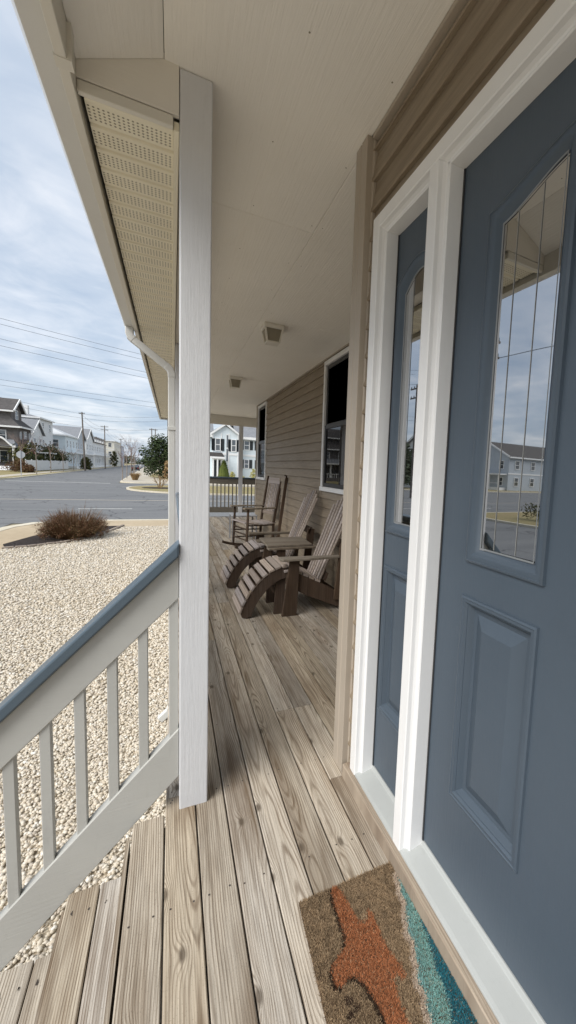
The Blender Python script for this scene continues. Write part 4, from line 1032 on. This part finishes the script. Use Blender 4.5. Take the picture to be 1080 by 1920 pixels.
# front garden shrubs by the dark house, round bush farther on
for i, (x, y, r, h, lab) in enumerate([(-20.2,76.5,1.7,1.5,'low brown shrub mass in front of the dark shingled house at the picture edge'),(-18.6,74.5,1.0,1.0,'small brown shrub on the lawn before the dark shingled house')]):
    leafy_tree('garden_shrub', (x,y,GZ), h, r, lab, 'heather', 60+i, 1800, .09, .05, .1, cat='shrub', lobes=16, group='shrubs before the dark house')
leafy_tree('round_bush', (-17.9, 113.5, GZ), 2.6, 1.35, 'clipped round dark bush near the first utility pole', 'hedge_leaf', 64, 2400, .13, .06, .05, cat='bush', lobes=30)
leafy_tree('dark_conifer', (-21, 193, GZ), 6.0, 1.4, 'dark upright conifer before the cream three storey building', 'hedge_leaf', 66, 1500, .2, .1, .05, cat='tree', lobes=24)
bare_tree('ornamental_tree', (-20.6, 79.5, GZ), 5.2, 'bare ornamental tree in front of the dark house porch', None, 71, .6, 4, .09)
# far wooded edge at the end of the street
rg = random.Random(9); cl = [(Vector((rg.uniform(-75, 40), 520+rg.uniform(0,30), GZ+rg.uniform(1, 7))), rg.uniform(3,5)) for _ in range(90)]
m = MB(); leaf_cloud(m, cl, 6000, .9, rg); o = m.build('far_trees', 'far_leaf', None); o['kind'] = 'stuff'; o['label'] = 'dark line of trees at the far end of the side street'; o['category'] = 'trees'

# ================================================================ FAR HOUSES
_wcache = {}
def win_part(parent, kind, pos, w, h, frame='house_trim', shutters=False):
    """window on a wall facing kind 'S' (-y) or 'E' (+x); pos = centre bottom on the wall face"""
    key = (kind, round(w,2), round(h,2), frame, parent.name)
    x, y, z = pos; f = .10
    def bx(m, a, b, c, d, o0, o1):
        if kind == 'S': m.box(x+a, x+b, y-o1, y-o0, z+c, z+d)
        else: m.box(x+o0, x+o1, y+a, y+b, z+c, z+d)
    m = MB(); bx(m, -w/2-f, w/2+f, -f, 0, .0, .09); bx(m, -w/2-f, w/2+f, h, h+f, .0, .09); bx(m, -w/2-f, -w/2, .001, h-.001, .0, .08); bx(m, w/2, w/2+f, .001, h-.001, .0, .08)
    bx(m, -w/2+.001, w/2-.001, h*.5-.04, h*.5+.04, .0, .06)
    if w > 1.1: bx(m, -.04, .04, .002, h*.5-.041, .0, .055); bx(m, -.04, .04, h*.5+.041, h-.002, .0, .055)
    wd = m.build('window', frame, parent)
    m = MB(); bx(m, -w/2+.002, w/2-.002, .002, h-.002, .008, .03); m.build('pane', 'far_glass', wd)
    if shutters:
        for s in (-1, 1):
            m = MB(); a = s*(w/2+f+.24); bx(m, a-.22, a+.22, -.05, h+.05, .0, .05); m.build('shutter', 'shutter_black', wd)
    return wd
def roof_mesh(kind, x0, x1, y0, y1, z, h, ov=.4):
    m = MB(); a, b, c, d = x0-ov, x1+ov, y0-ov, y1+ov; t = .18
    if kind == 'gx':      # ridge along x
        ym = (y0+y1)/2; P = [(c, z-.1), (ym, z+h), (d, z-.1), (d, z-.1+t), (ym, z+h+t), (c, z-.1+t)]; m.prism(P, a, b, axis=0)
    elif kind == 'gy':
        xm = (x0+x1)/2; P = [(a, z-.1), (xm, z+h), (b, z-.1), (b, z-.1+t), (xm, z+h+t), (a, z-.1+t)]; m.prism(P, c, d, axis=1)
    else:
        q = min(x1-x0, y1-y0)*.42
        m.add([(a,c,z),(b,c,z),(b,d,z),(a,d,z),(x0+q,y0+q,z+h),(x1-q,y0+q,z+h),(x1-q,y1-q,z+h),(x0+q,y1-q,z+h)], [(0,3,2,1),(0,1,5,4),(1,2,6,5),(2,3,7,6),(3,0,4,7),(4,5,6,7)])
    return m
def gable_fill(kind, x0, x1, y0, y1, z, h, m):
    if kind == 'gx':
        ym = (y0+y1)/2; P = [(y0, z), (y1, z), (ym, z+h-.12)]
        m.prism(P, x0, x1, axis=0)
    elif kind == 'gy':
        xm = (x0+x1)/2; m.prism([(x0, z), (x1, z), (xm, z+h-.12)], y0, y1, axis=1)
def far_house(name, label, x0, x1, y0, y1, he, hr, kind, wall, roofm, rows, ncol_s, ncol_e, cat='house', group='houses along the side street', shutters=False, porch=True, dormers=0, chimney=False, wsz=(1.0,1.5), balcony=False):
    t = thing(name, ((x0+x1)/2, (y0+y1)/2, GZ), label, cat, group); z0 = GZ; ze = GZ+he
    m = MB(); m.box(x0, x1, y0, y1, z0-.2, ze); w_ = m.build('wall', wall, t)
    if kind in ('gx', 'gy'):
        m = MB(); gable_fill(kind, x0, x1, y0, y1, ze, hr, m); m.build('gable', wall, t)
    r_ = roof_mesh(kind, x0, x1, y0, y1, ze, hr).build('roof', roofm, t)
    for (a, b, c, d) in ((x0-.35, x1+.35, y0-.42, y0-.34), (x1+.34, x1+.42, y0-.35, y1+.35)):
        if kind == 'hip': MB().box(a, b, c, d, ze-.22, ze+.06).build('fascia', 'house_trim', t)
    if kind == 'gx':
        ym = (y0+y1)/2
        for s, yy in ((1, y0-.42), (-1, y1+.42)): MB().beam((x1+.43, yy, ze-.02), (x1+.43, ym, ze+hr+.06), .10, .30, (0,-s*hr,(y1-y0)/2)).build('bargeboard', 'house_trim', t)
        MB().box(x0-.3, x1+.38, y0-.5, y0-.41, ze-.25, ze+.02).build('fascia', 'house_trim', t)
    fh = he/rows
    for r in range(rows):
        zz = z0+fh*r+fh*.30
        for c in range(ncol_s):
            win_part(t, 'S', (x0+(x1-x0)*(c+.5)/ncol_s, y0, zz), wsz[0], min(wsz[1], fh*.6), shutters=shutters)
        for c in range(ncol_e):
            win_part(t, 'E', (x1, y0+(y1-y0)*(c+.5)/ncol_e, zz), wsz[0], min(wsz[1], fh*.6))
        if r: MB().box(x0-.04, x1+.05, y0-.05, y0-.002, z0+fh*r-.12, z0+fh*r+.12).build('band_board', 'house_trim', t)
    if porch:
        xp = x1+2.0; zp = z0+fh*.92
        MB().box(x1+.003, xp+.25, y0+.2, y1-.2, zp, zp+.22).build('porch_roof', 'house_trim', t)
        MB().box(x1+.003, xp, y0+.4, y1-.4, z0-.1, z0+.55).build('porch_floor', 'house_trim', t)
        for i in range(5):
            yy = y0+.6+(y1-y0-1.2)*i/4; MB().box(xp-.22, xp-.04, yy-.09, yy+.09, z0+.551, zp-.001).build('porch_column', 'house_trim', t)
        MB().box(xp-.16, xp-.10, y0+.7, y1-.7, z0+1.35, z0+1.45).build('porch_rail', 'house_trim', t)
        if balcony:
            MB().box(xp-.05, xp+.03, y0+.4, y1-.4, zp+1.0, zp+1.1).build('balcony_rail', 'house_trim', t)
            for i in range(12):
                yy = y0+.5+(y1-y0-1.0)*i/11; MB().box(xp-.04, xp+.02, yy-.05, yy+.05, zp+.221, zp+.999).build('baluster', 'house_trim', t)
    for i in range(dormers):
        yc = y0+(y1-y0)*(i+.5)/dormers; xc = x1-1.0
        d_ = MB().box(xc-1.5, xc+.6, yc-.8, yc+.8, ze-.1, ze+1.5).build('dormer', 'house_trim', t)
        m = MB(); m.prism([(yc-1.0, ze+1.5), (yc+1.0, ze+1.5), (yc, ze+2.3)], xc-1.6, xc+.75, axis=0); m.build('dormer_roof', roofm, d_)
        m = MB(); m.box(xc+.601, xc+.64, yc-.4, yc+.4, ze+.25, ze+1.3); m.build('dormer_pane', 'far_glass', d_)
    if chimney: MB().box(x1-3.2, x1-2.2, y0+2, y0+3, ze-.2, ze+hr+1.1).build('chimney', 'house_trim', r_)
    return t
far_house('beach_house', 'small white gabled house with grey roof just right of the dark shingled house', -33, -23.2, 95, 102.5, 6.6, 2.6, 'gx', 'white_clap', 'roof_grey', 2, 3, 2)
far_house('beach_house', 'tall white house with low grey hip roof and white chimney behind the hedge', -38, -24.2, 104.5, 115.0, 10.3, 1.3, 'hip', 'white_clap', 'roof_grey', 3, 4, 2, chimney=True, balcony=True)
far_house('beach_house', 'pale blue grey house with broad white roof above the hedge', -37, -22.3, 117.0, 130.5, 7.7, 2.8, 'hip', 'pale_blue_clap', 'roof_white', 2, 4, 4, balcony=True)
far_house('beach_house', 'grey house with dark grey roof just left of the first utility pole', -37, -23.0, 133.5, 144.5, 7.8, 3.2, 'gx', 'grey_clap', 'roof_grey', 2, 3, 3, balcony=True)
far_house('beach_house', 'white house with grey dormer roof just right of the first utility pole', -37, -23.2, 148, 160, 8.2, 3.4, 'gx', 'white_clap', 'roof_grey', 2, 3, 3, dormers=1, balcony=True)
far_house('beach_house', 'white house with two dormers and long balcony in the middle of the row', -38, -23.8, 163.5, 178, 8.2, 2.8, 'gy', 'white_clap', 'roof_dark', 2, 3, 4, dormers=2, balcony=True)
far_house('beach_house', 'white house with dormers just left of the second utility pole', -38, -24.4, 181, 198, 8.4, 2.6, 'gy', 'white_clap', 'roof_dark', 2, 3, 4, dormers=3, balcony=True)
far_house('apartment_house', 'cream three storey flat roofed building near the end of the row', -38, -22.0, 203, 226, 10.6, .5, 'hip', 'cream_clap', 'roof_grey', 3, 5, 6, cat='building', porch=False)
far_house('apartment_house', 'lilac grey building, last of the row before the trees', -42, -24.5, 236, 268, 10.4, .6, 'hip', 'lilac_clap', 'roof_grey', 3, 5, 6, cat='building', porch=False)
far_house('beach_house', 'distant white house in the gap behind the end of the row', -50, -30, 300, 330, 9.0, 2, 'hip', 'white_clap', 'roof_grey', 2, 4, 4, porch=False)
# across the road to the left: what the door glass mirrors
far_house('corner_house', 'white gabled house across the road, mirrored in the door glass', -52, -40, 55, 65, 6.2, 3.0, 'gx', 'white_clap', 'roof_grey', 2, 3, 3, group='houses across the main road', shutters=True)
far_house('corner_house', 'grey house across the road beyond the left edge of the picture', -78, -60, 57, 68, 6.6, 3.0, 'gx', 'grey_clap', 'roof_dark', 2, 4, 3, group='houses across the main road')
far_house('corner_house', 'cream house across the side street, left of the picture', -34, -22, -6, 6, 6.2, 3.0, 'gy', 'cream_clap', 'roof_grey', 2, 3, 4, group='houses across the main road')
leafy_tree('garden_tree', (-34, 47+8, GZ), 7.0, 3.2, 'rounded green tree beside the white gabled house across the road', 'far_leaf', 81, 3000, .28, .2, .15)
hg2 = thing('hedge', (-17.5, 8, GZ), 'low clipped hedge along the far side of the side street', 'hedge'); rg = random.Random(15)
cl = [(Vector((-17.6+rg.uniform(-.2,.2), -4+20*i/49, GZ+rg.uniform(.3,.75))), .42) for i in range(50)]
m = MB(); leaf_cloud(m, cl, 5000, .07, rg); m.build('foliage', 'hedge_leaf', hg2)

def dark_house():
    x1 = -22.6; x0 = -40; y0 = 85.5; y1 = 92.5; ym = (y0+y1)/2; z = GZ
    t = thing('shingle_house', (-31, 89, GZ), 'dark shingled three storey house with white trim and gambrel roof at the left edge', 'house', 'houses along the side street')
    MB().box(x0, x1, y0, y1, z-.2, z+8.3).build('wall', 'shingle_wall', t)
    MB().box(x0, x1-1.0, y0+.9, y1-.9, z+8.301, z+11.2).build('upper_wall', 'shingle_wall', t)
    m = MB(); gable_fill('gx', x0, x1-1.0, y0+.9, y1-.9, z+11.2, 2.3, m); m.build('gable', 'shingle_wall', t)
    roof_mesh('gx', x0, x1-1.0, y0+.9, y1-.9, z+11.2, 2.3, .55).build('roof', 'roof_dark', t)
    for s, yy in ((1, y0+.35), (-1, y1-.35)): MB().beam((x1-.44, yy, z+11.08), (x1-.44, ym, z+13.55), .12, .34, (0,-s*2.4,3.2)).build('bargeboard', 'house_trim', t)
    MB().box(x0, x1-.5, y0+.25, y0+.34, z+10.85, z+11.15).build('fascia', 'house_trim', t)
    # flared skirt roof round the third storey
    a = [(x0, y0-.6), (x1+.6, y0-.6), (x1+.6, y1+.6), (x0, y1+.6)]; b = [(x0, y0+.85), (x1-.9, y0+.85), (x1-.9, y1-.85), (x0, y1-.85)]
    m = MB(); m.add([(x, y, z+8.0) for x, y in a]+[(x, y, z+9.7) for x, y in b], [(0,3,2,1),(0,1,5,4),(1,2,6,5),(2,3,7,6),(3,0,4,7),(4,5,6,7)]); m.build('skirt_roof', 'roof_dark', t)
    MB().box(x0, x1+.65, y0-.72, y0-.61, z+7.9, z+8.2).build('fascia', 'house_trim', t); MB().box(x1+.61, x1+.72, y0-.72, y1+.7, z+7.9, z+8.2).build('fascia', 'house_trim', t)
    MB().box(-38, -35, y0-.2, y0+1.2, z+8.8, z+10.4).build('dormer', 'roof_grey', t)
    win_part(t, 'E', (x1-1.0, ym, z+9.75), 1.1, 1.6); win_part(t, 'E', (x1, ym+.2, z+5.7), 1.2, 1.7)
    for yy in (ym-2.2, ym+2.4): 
        m = MB(); m.prism([(yy+.36*math.cos(q*.524), z+6.6+.78*math.sin(q*.524)) for q in range(12)], x1+.002, x1+.10, axis=0); w = m.build('oval_window', 'house_trim', t)
        m = MB(); m.prism([(yy+.26*math.cos(q*.524), z+6.6+.62*math.sin(q*.524)) for q in range(12)], x1+.101, x1+.12, axis=0); m.build('pane', 'far_glass', w)
    for xx in (-24.6, -27.6, -31, -35): win_part(t, 'S', (xx, y0, z+5.6), 1.0, 1.7)
    for xx in (-24.4, -26.6): win_part(t, 'S', (xx, y0, z+1.6), .9, 1.9)
    # front porch with arched white fascia and a pedimented bay
    PD = 1.5
    MB().box(x0, x1+.1, y0-PD, y0-.001, z+4.15, z+4.45).build('porch_ceiling', 'house_trim', t)
    m = MB(); m.add([(x0,y0-PD-.3,z+4.46),(x1+.2,y0-PD-.3,z+4.46),(x1+.2,y0-.002,z+4.46),(x0,y0-.002,z+4.46),(x0,y0-.003,z+5.7),(x1-.5,y0-.003,z+5.7)], [(0,1,2,3),(0,4,5,1),(1,5,2),(0,3,4),(2,5,4,3)]); m.build('porch_roof', 'roof_grey', t)
    c = x1-1.75; P = [(c-1.55+3.1*i/16, z+4.35+1.45*math.sin(math.pi*i/16)**1.5) for i in range(17)]
    m = MB(); m.prism(P+[(p[0], p[1]+.34) for p in P[::-1]], y0-PD-.5, y0-PD-.2, axis=1); m.build('arched_fascia', 'house_trim', t)
    m = MB(); m.prism([(c-1.5, z+4.3)]+P+[(c+1.5, z+4.3)], y0-PD-.19, y0-.5, axis=1); m.build('arched_gable', 'shingle_wall', t)
    MB().box(x0, c-1.5, y0-PD-.45, y0-PD-.31, z+4.2, z+4.55).build('fascia', 'house_trim', t); MB().box(c+1.5, x1+.2, y0-PD-.45, y0-PD-.31, z+4.2, z+4.55).build('fascia', 'house_trim', t)
    for xx in (x0+2, -35, -31.5, -28.2, -25.6, x1-.2): MB().box(xx-.15, xx+.15, y0-PD, y0-PD+.3, z+.9, z+4.149).build('porch_column', 'house_trim', t)
    MB().box(x0, x1+.1, y0-PD-.1, y0-.003, z-.1, z+.9).build('porch_floor', 'shingle_wall', t)
    MB().box(x0, x1-2.2, y0-PD, y0-PD+.1, z+1.75, z+1.9).build('porch_rail', 'house_trim', t)
    for i in range(30):
        xx = x0+.4+14.6*i/29; MB().box(xx-.06, xx+.06, y0-PD+.02, y0-PD+.08, z+.901, z+1.749).build('baluster', 'house_trim', t)
    MB().box(x1+.101, x1+.9, y0-.9, y1-.5, z+4.15, z+4.45).build('bay_roof_edge', 'house_trim', t)
    m = MB(); c = ym-.6; m.prism([(c-2.1, z+4.46), (c+2.1, z+4.46), (c, z+6.0)], x1-.6, x1+1.0, axis=0); m.build('pediment', 'shingle_wall', t)
    for s in (-1, 1): MB().beam((x1+1.05, c+s*2.4, z+4.5), (x1+1.05, c, z+6.25), .12, .32, (0, s*1.6, 2.2)).build('pediment_trim', 'house_trim', t)
    MB().box(x1+.01, x1+.8, y0+.4, y1-1.2, z-.1, z+4.149).build('bay', 'red_wood', t)
    for yy in (y0+1.2, y0+2.9): win_part(t, 'E', (x1+.8, yy, z+1.7), .8, 1.8)
    for i in range(5): MB().box(x1-2.0, x1-.5, y0-PD-.1-.3*(i+1), y0-PD-.1-.3*i-.002, z-.1, z+.9-.17*(i+1)).build('step', 'house_trim', t)
    t.scale = (1, 1, .865)
dark_house()

def blue_house():
    Y = 60.0; z = GZ
    t = thing('blue_house', (9, 64, GZ), 'pale blue two storey house with white gable and black shutters seen across the road', 'house')
    MB().box(4.95, 8.25, Y, Y+9, z-.2, z+6.75).build('wall', 'pale_blue_clap', t)
    m = MB(); gable_fill('gy', 4.95, 8.25, Y, Y+9, z+6.75, 1.12, m); m.build('gable', 'pale_blue_clap', t)
    roof_mesh('gy', 4.95, 8.25, Y, Y+9, z+6.75, 1.12, .25).build('roof', 'roof_grey', t)
    for s in (-1, 1): MB().beam((6.6+s*2.05, Y-.28, z+6.45), (6.6, Y-.28, z+8.0), .10, .24, (s*1.5, 0, 2.0)).build('bargeboard', 'house_trim', t)
    MB().box(8.251, 22, Y+1.2, Y+9.5, z-.2, z+6.3).build('wing', 'pale_blue_clap', t)
    MB().box(1.6, 4.949, Y+1.2, Y+9.5, z-.2, z+6.3).build('wing', 'pale_blue_clap', t)
    for a, b in ((8.0, 22.4), (1.3, 5.2)):
        m = MB(); m.prism([(Y+.8, z+6.25), (Y+5.3, z+9.6), (Y+9.9, z+6.25), (Y+9.9, z+6.45), (Y+5.3, z+9.85), (Y+.8, z+6.45)], a, b, axis=0); m.build('roof', 'roof_grey', t)
        MB().box(a, b, Y+.70, Y+.79, z+6.15, z+6.5).build('fascia', 'house_trim', t)
    for x in (4.96, 6.05, 7.05, 8.24): MB().box(x-.07, x+.07, Y-.05, Y-.001, z, z+6.7).build('corner_trim', 'house_trim', t)
    MB().box(4.95, 8.25, Y-.055, Y-.002, z+3.75, z+4.05).build('band_board', 'house_trim', t)
    MB().box(8.252, 22, Y+1.14, Y+1.199, z+3.75, z+4.05).build('band_board', 'house_trim', t)
    win_part(t, 'S', (5.60, Y, z+4.35), .52, 1.55, shutters=True); win_part(t, 'S', (7.68, Y, z+4.35), .50, 1.55, shutters=True)
    m = MB(); P = [(6.68, z+4.75), (6.92, z+4.75), (6.92, z+6.5)]+[(6.80+.12*math.cos(R(15*i)), z+6.5+.2*math.sin(R(15*i))) for i in range(1, 12)]+[(6.68, z+6.5)]
    m.prism(P, Y-.07, Y-.003, axis=1); w = m.build('tall_window', 'house_trim', t)
    MB().box(6.71, 6.89, Y-.09, Y-.071, z+4.82, z+6.5).build('pane', 'far_glass', w)
    w = MB().box(6.66, 6.96, Y-.07, Y-.003, z+2.85, z+4.70).build('tall_window', 'house_trim', t); MB().box(6.70, 6.92, Y-.09, Y-.071, z+2.9, z+4.62).build('pane', 'far_glass', w)
    for x in (9.62, 11.6, 13.8, 16, 18.4): 
        win_part(t, 'S', (x, Y+1.2, z+4.75), .62, 1.2, shutters=True); win_part(t, 'S', (x, Y+1.2, z+2.1), .50, 1.15, shutters=True)
    for x in (3.8, 2.4): win_part(t, 'S', (x, Y+1.2, z+4.6), .6, 1.3, shutters=True)
    # entry hood with columns
    m = MB(); m.prism([(4.2, z+3.45), (6.35, z+3.45), (6.0, z+4.02), (4.2, z+4.02)], Y-1.4, Y-.056, axis=1); m.build('hood_roof', 'roof_dark', t)
    MB().box(4.2, 6.4, Y-1.5, Y-.057, z+3.2, z+3.449).build('hood_trim', 'house_trim', t)
    for x in (4.9, 5.45, 6.2): MB().box(x-.09, x+.09, Y-1.4, Y-1.22, z, z+3.199).build('column', 'house_trim', t)
    MB().box(4.97, 5.95, Y-.04, Y-.001, z+.3, z+3.0).build('door', 'shutter_black', t)
blue_house()
tp_ = thing('topiary', (5.75, 54, GZ), 'clipped dark green cone shrub before the pale blue house', 'shrub'); rg = random.Random(4); m = MB()
prof_ = [(0, .62), (.5, .68), (1.1, .66), (1.7, .54), (2.3, .34), (2.75, .12), (2.9, .01)]
vs_ = []; n = 14
for h, r in prof_: vs_ += [(5.75+r*math.cos(2*math.pi*i/n), 54+r*math.sin(2*math.pi*i/n), GZ+h) for i in range(n)]
m.add(vs_, [(a*n+i, a*n+(i+1)%n, (a+1)*n+(i+1)%n, (a+1)*n+i) for a in range(len(prof_)-1) for i in range(n)]); m.build('core', 'topiary', tp_)
m = MB(); cl = [(Vector((5.75+r*.85*math.cos(a*.7), 54+r*.85*math.sin(a*.7), GZ+h)), .16) for h, r in [(i*.1, .66*(1-(i*.1/2.95)**2.2)+.02) for i in range(29)] for a in range(9)]
leaf_cloud(m, cl, 5000, .06, rg); m.build('foliage', 'topiary', tp_)
for i, (x, y, r, h, lab) in enumerate([(9.75,56,.55,2.0,'yellow green shrub at the right of the pale blue house'),(7.15,57,.5,1.5,'pale yellow shrub beside the topiary cone'),(8.6,57.5,.5,.9,'low pale shrub under the house window across the road')]):
    leafy_tree('yellow_shrub', (x,y,GZ), h, r, lab, 'yellow_leaf', 90+i, 1200, .06, .03, .05, cat='shrub', lobes=18, group='shrubs before the pale blue house')

# ================================================================ STREET FURNITURE
fn = thing('picket_fence', (-20.2, 103, GZ), 'long white board fence in front of the hedge', 'fence')
b0 = None; y = 80.0
while y < 108:
    if b0 is None: b0 = MB().box(-20.24, -20.20, y, y+.30, GZ+.06, GZ+1.75).build('fence_board', 'fence_white', fn, origin=(-20.2, y, GZ))
    else: inst(b0, fn, (-20.2, y, GZ))
    y += .32
for y in range(80, 109, 3): MB().box(-20.36, -20.25, y-.07, y+.07, GZ-.1, GZ+1.9).build('fence_post', 'fence_white', fn)
MB().box(-20.29, -20.241, 80.0, 108, GZ+.4, GZ+.5).build('fence_rail', 'fence_white', fn); MB().box(-20.29, -20.241, 80.0, 108, GZ+1.4, GZ+1.5).build('fence_rail', 'fence_white', fn)
# sign seen from behind
sg = thing('stop_sign', (-15.45, 59.2, GZ), 'octagonal street sign on a post seen from behind, before the dark house', 'sign')
MB().box(-15.48, -15.42, 59.17, 59.23, GZ-.1, GZ+2.95).build('sign_post', 'sign_grey', sg)
m = MB(); m.prism([(-15.45+.42*math.cos(R(22.5+45*i)), GZ+2.45+.42*math.sin(R(22.5+45*i))) for i in range(8)], 59.235, 59.245, axis=1); m.build('sign_plate', 'sign_grey', sg)
def utility_pole(x, y, h, label, arm=1.2, dirx=True, lean=0, tr=False):
    t = thing('utility_pole', (x, y, GZ), label, 'utility pole', 'wooden utility poles'); top = (x+lean, y, GZ+h)
    MB().tube([(x, y, GZ-.2), (x+lean*.5, y, GZ+h*.5), top], [.17, .145, .11], 10).build('shaft', 'pole_wood', t, smooth=True)
    for dz in (.35, 1.25):
        a = (arm, 0) if dirx else (0, arm); MB().beam((top[0]-a[0], top[1]-a[1]-.15*dirx, GZ+h-dz), (top[0]+a[0], top[1]+a[1]-.15*dirx, GZ+h-dz), .09, .12).build('crossarm', 'pole_wood', t)
        for s in (-.9, -.45, .45, .9): MB().tube([(top[0]+a[0]*s, top[1]+a[1]*s-.15*dirx, GZ+h-dz+.06), (top[0]+a[0]*s, top[1]+a[1]*s-.15*dirx, GZ+h-dz+.24)], .045, 6).build('insulator', 'wire_black', t)
        if arm < .8: break
    if tr: MB().tube([(x+.36, y, GZ+h-3.4), (x+.36, y, GZ+h-2.4)], .26, 12).build('transformer', 'sign_grey', t, smooth=True)
    return t
utility_pole(-16.3, 102.4, 11.9, 'first and tallest visible utility pole on the left verge', .5, True, -.35)
utility_pole(-15.9+-1.2, 137, 12.0, 'second utility pole on the left verge', .9)
utility_pole(-19.6, 203, 11.8, 'third utility pole, small, beside the cream building', .7)
utility_pole(-23.2, 300, 11.5, 'fourth utility pole, tiny, beyond the bare trees', .7)
utility_pole(-5.1, 128, 11.6, 'left one of the two utility poles rising behind the pine', .6)
utility_pole(-4.4, 133, 11.9, 'right one of the two utility poles rising behind the pine', .6)
utility_pole(-.85, 97, 12.5, 'utility pole rising behind the slim evergreen by the downspout', .6)
utility_pole(-15.7, 18.5, 10.6, 'utility pole with transformer across the side street, mirrored in the door glass', 1.1, True, 0, True)
utility_pole(-21.5, 33.6, 11.0, 'utility pole beyond the left edge carrying the near wires', 1.1, False)
utility_pole(34, 49.6, 10.5, 'utility pole hidden by the house on the right, carrying the near wires', 1.1, False)
WI = 0
def wire(p0, p1, sag, label, r=.022, group='overhead wires'):
    pts = []
    for i in range(25):
        u = i/24; p = Vector(p0).lerp(Vector(p1), u); p.z -= sag*4*u*(1-u); pts.append(p)
    o = MB().tube(pts, r, 5).build('overhead_wire', 'wire_black', None, smooth=True); o['label'] = label; o['category'] = 'wire'; o['group'] = group
for i, (dz, dy) in enumerate([(0, 0), (-.28, .5), (-1.35, 0), (-1.7, .6)]):
    wire((-21.5, 33.6+dy, 11.35+dz), (34, 49.6+dy, 10.0+dz), 1.0, ('upper' if i < 2 else 'lower')+(' front' if i % 2 == 0 else ' back')+' wire of the near set crossing the sky over the road', .011)
for i, (dz, dy) in enumerate([(0, 0), (-.55, .6)]):
    wire((-44, 55.6+dy, 11.2+dz), (32, 74+dy, 9.9+dz), .9, ('upper' if i == 0 else 'lower')+' wire of the middle set crossing the sky above the far houses', .014)
utility_pole(-44, 55.6, 12.2, 'utility pole far outside the left edge carrying the middle wires', .8, False)
utility_pole(32, 74, 11.0, 'utility pole behind the pale blue house carrying the middle wires', .8, False)
for i, dz in enumerate((0, -.9, -2.6)):
    lab = ('top', 'second', 'lowest')[i]
    wire((-36, 72, 12.2+dz), (-16.65, 102.3, 10.55+dz), .5, lab+' wire from the left to the first utility pole', .018)
    wire((-16.65, 102.3, 10.55+dz), (-.85, 97, 11.1+dz), .5, lab+' wire from the first utility pole to the pole by the downspout', .018)
utility_pole(-36, 72, 13.2, 'utility pole outside the left edge feeding the first visible pole', .8)
for i, dz in enumerate((0, -1.0)):
    lab = ('upper', 'lower')[i]
    wire((-16.65, 102.3, 10.4+dz), (-17.1, 136.9, 10.4+dz), .6, lab+' wire between the first and second utility poles', .018)
    wire((-17.1, 136.9, 10.4+dz), (-19.6, 202.9, 10.2+dz), .8, lab+' wire between the second and third utility poles', .018)
wire((-15.7, 18.3, 9.3), (-21.5, 33.4, 9.6), .4, 'wire from the transformer pole to the pole at the road corner', .018)
wire((-15.7, 18.3, 8.0), (-15.6, -40, 8.0), 1.0, 'wire from the transformer pole running back along the side street', .018)
def car(loc, rz, mat, label):
    t = thing('car', (0,0,0), label, 'car', 'cars far down the side street')
    m = MB(); m.prism([(-2.2,.35),(2.2,.35),(2.25,.75),(2.1,.95),(1.2,1.02),(.5,1.45),(-1.3,1.48),(-2.0,1.0),(-2.25,.9)], -.86, .86, axis=1); m.build('body', mat, t, bevel=.08, segs=2)
    m = MB(); m.prism([(1.08,1.03),(.48,1.41),(-1.25,1.43),(-1.85,1.03)], -.868, .868, axis=1); m.build('side_glass', 'car_black', t)
    m = MB(); m.add([(-2.03,-.7,1.02),(-2.03,.7,1.02),(-1.34,.62,1.47),(-1.34,-.62,1.47)], [(0,3,2,1)]); m.build('rear_glass', 'far_glass', t)
    for x in (-1.35, 1.35):
        for y in (-.8, .8): MB().tube([(x, y-.1, .33), (x, y+.1, .33)], .33, 14).build('wheel', 'tyre', t)
    for y in (-.62, .62): MB().box(-2.30, -2.2, y-.16, y+.16, .72, .88).build('tail_light', 'lamp_red', t)
    t.location = loc; t.rotation_euler = (0,0,rz)
car((-8.6, 122, RZ+.005), R(92), 'car_black', 'dark car parked on the right of the side street in the distance')
car((-10.3, 150, RZ+.005), R(92), 'car_white', 'white car farther down the side street')
car((-11.2, 172, RZ+.005), R(92), 'car_white', 'farthest pale car on the right of the side street')
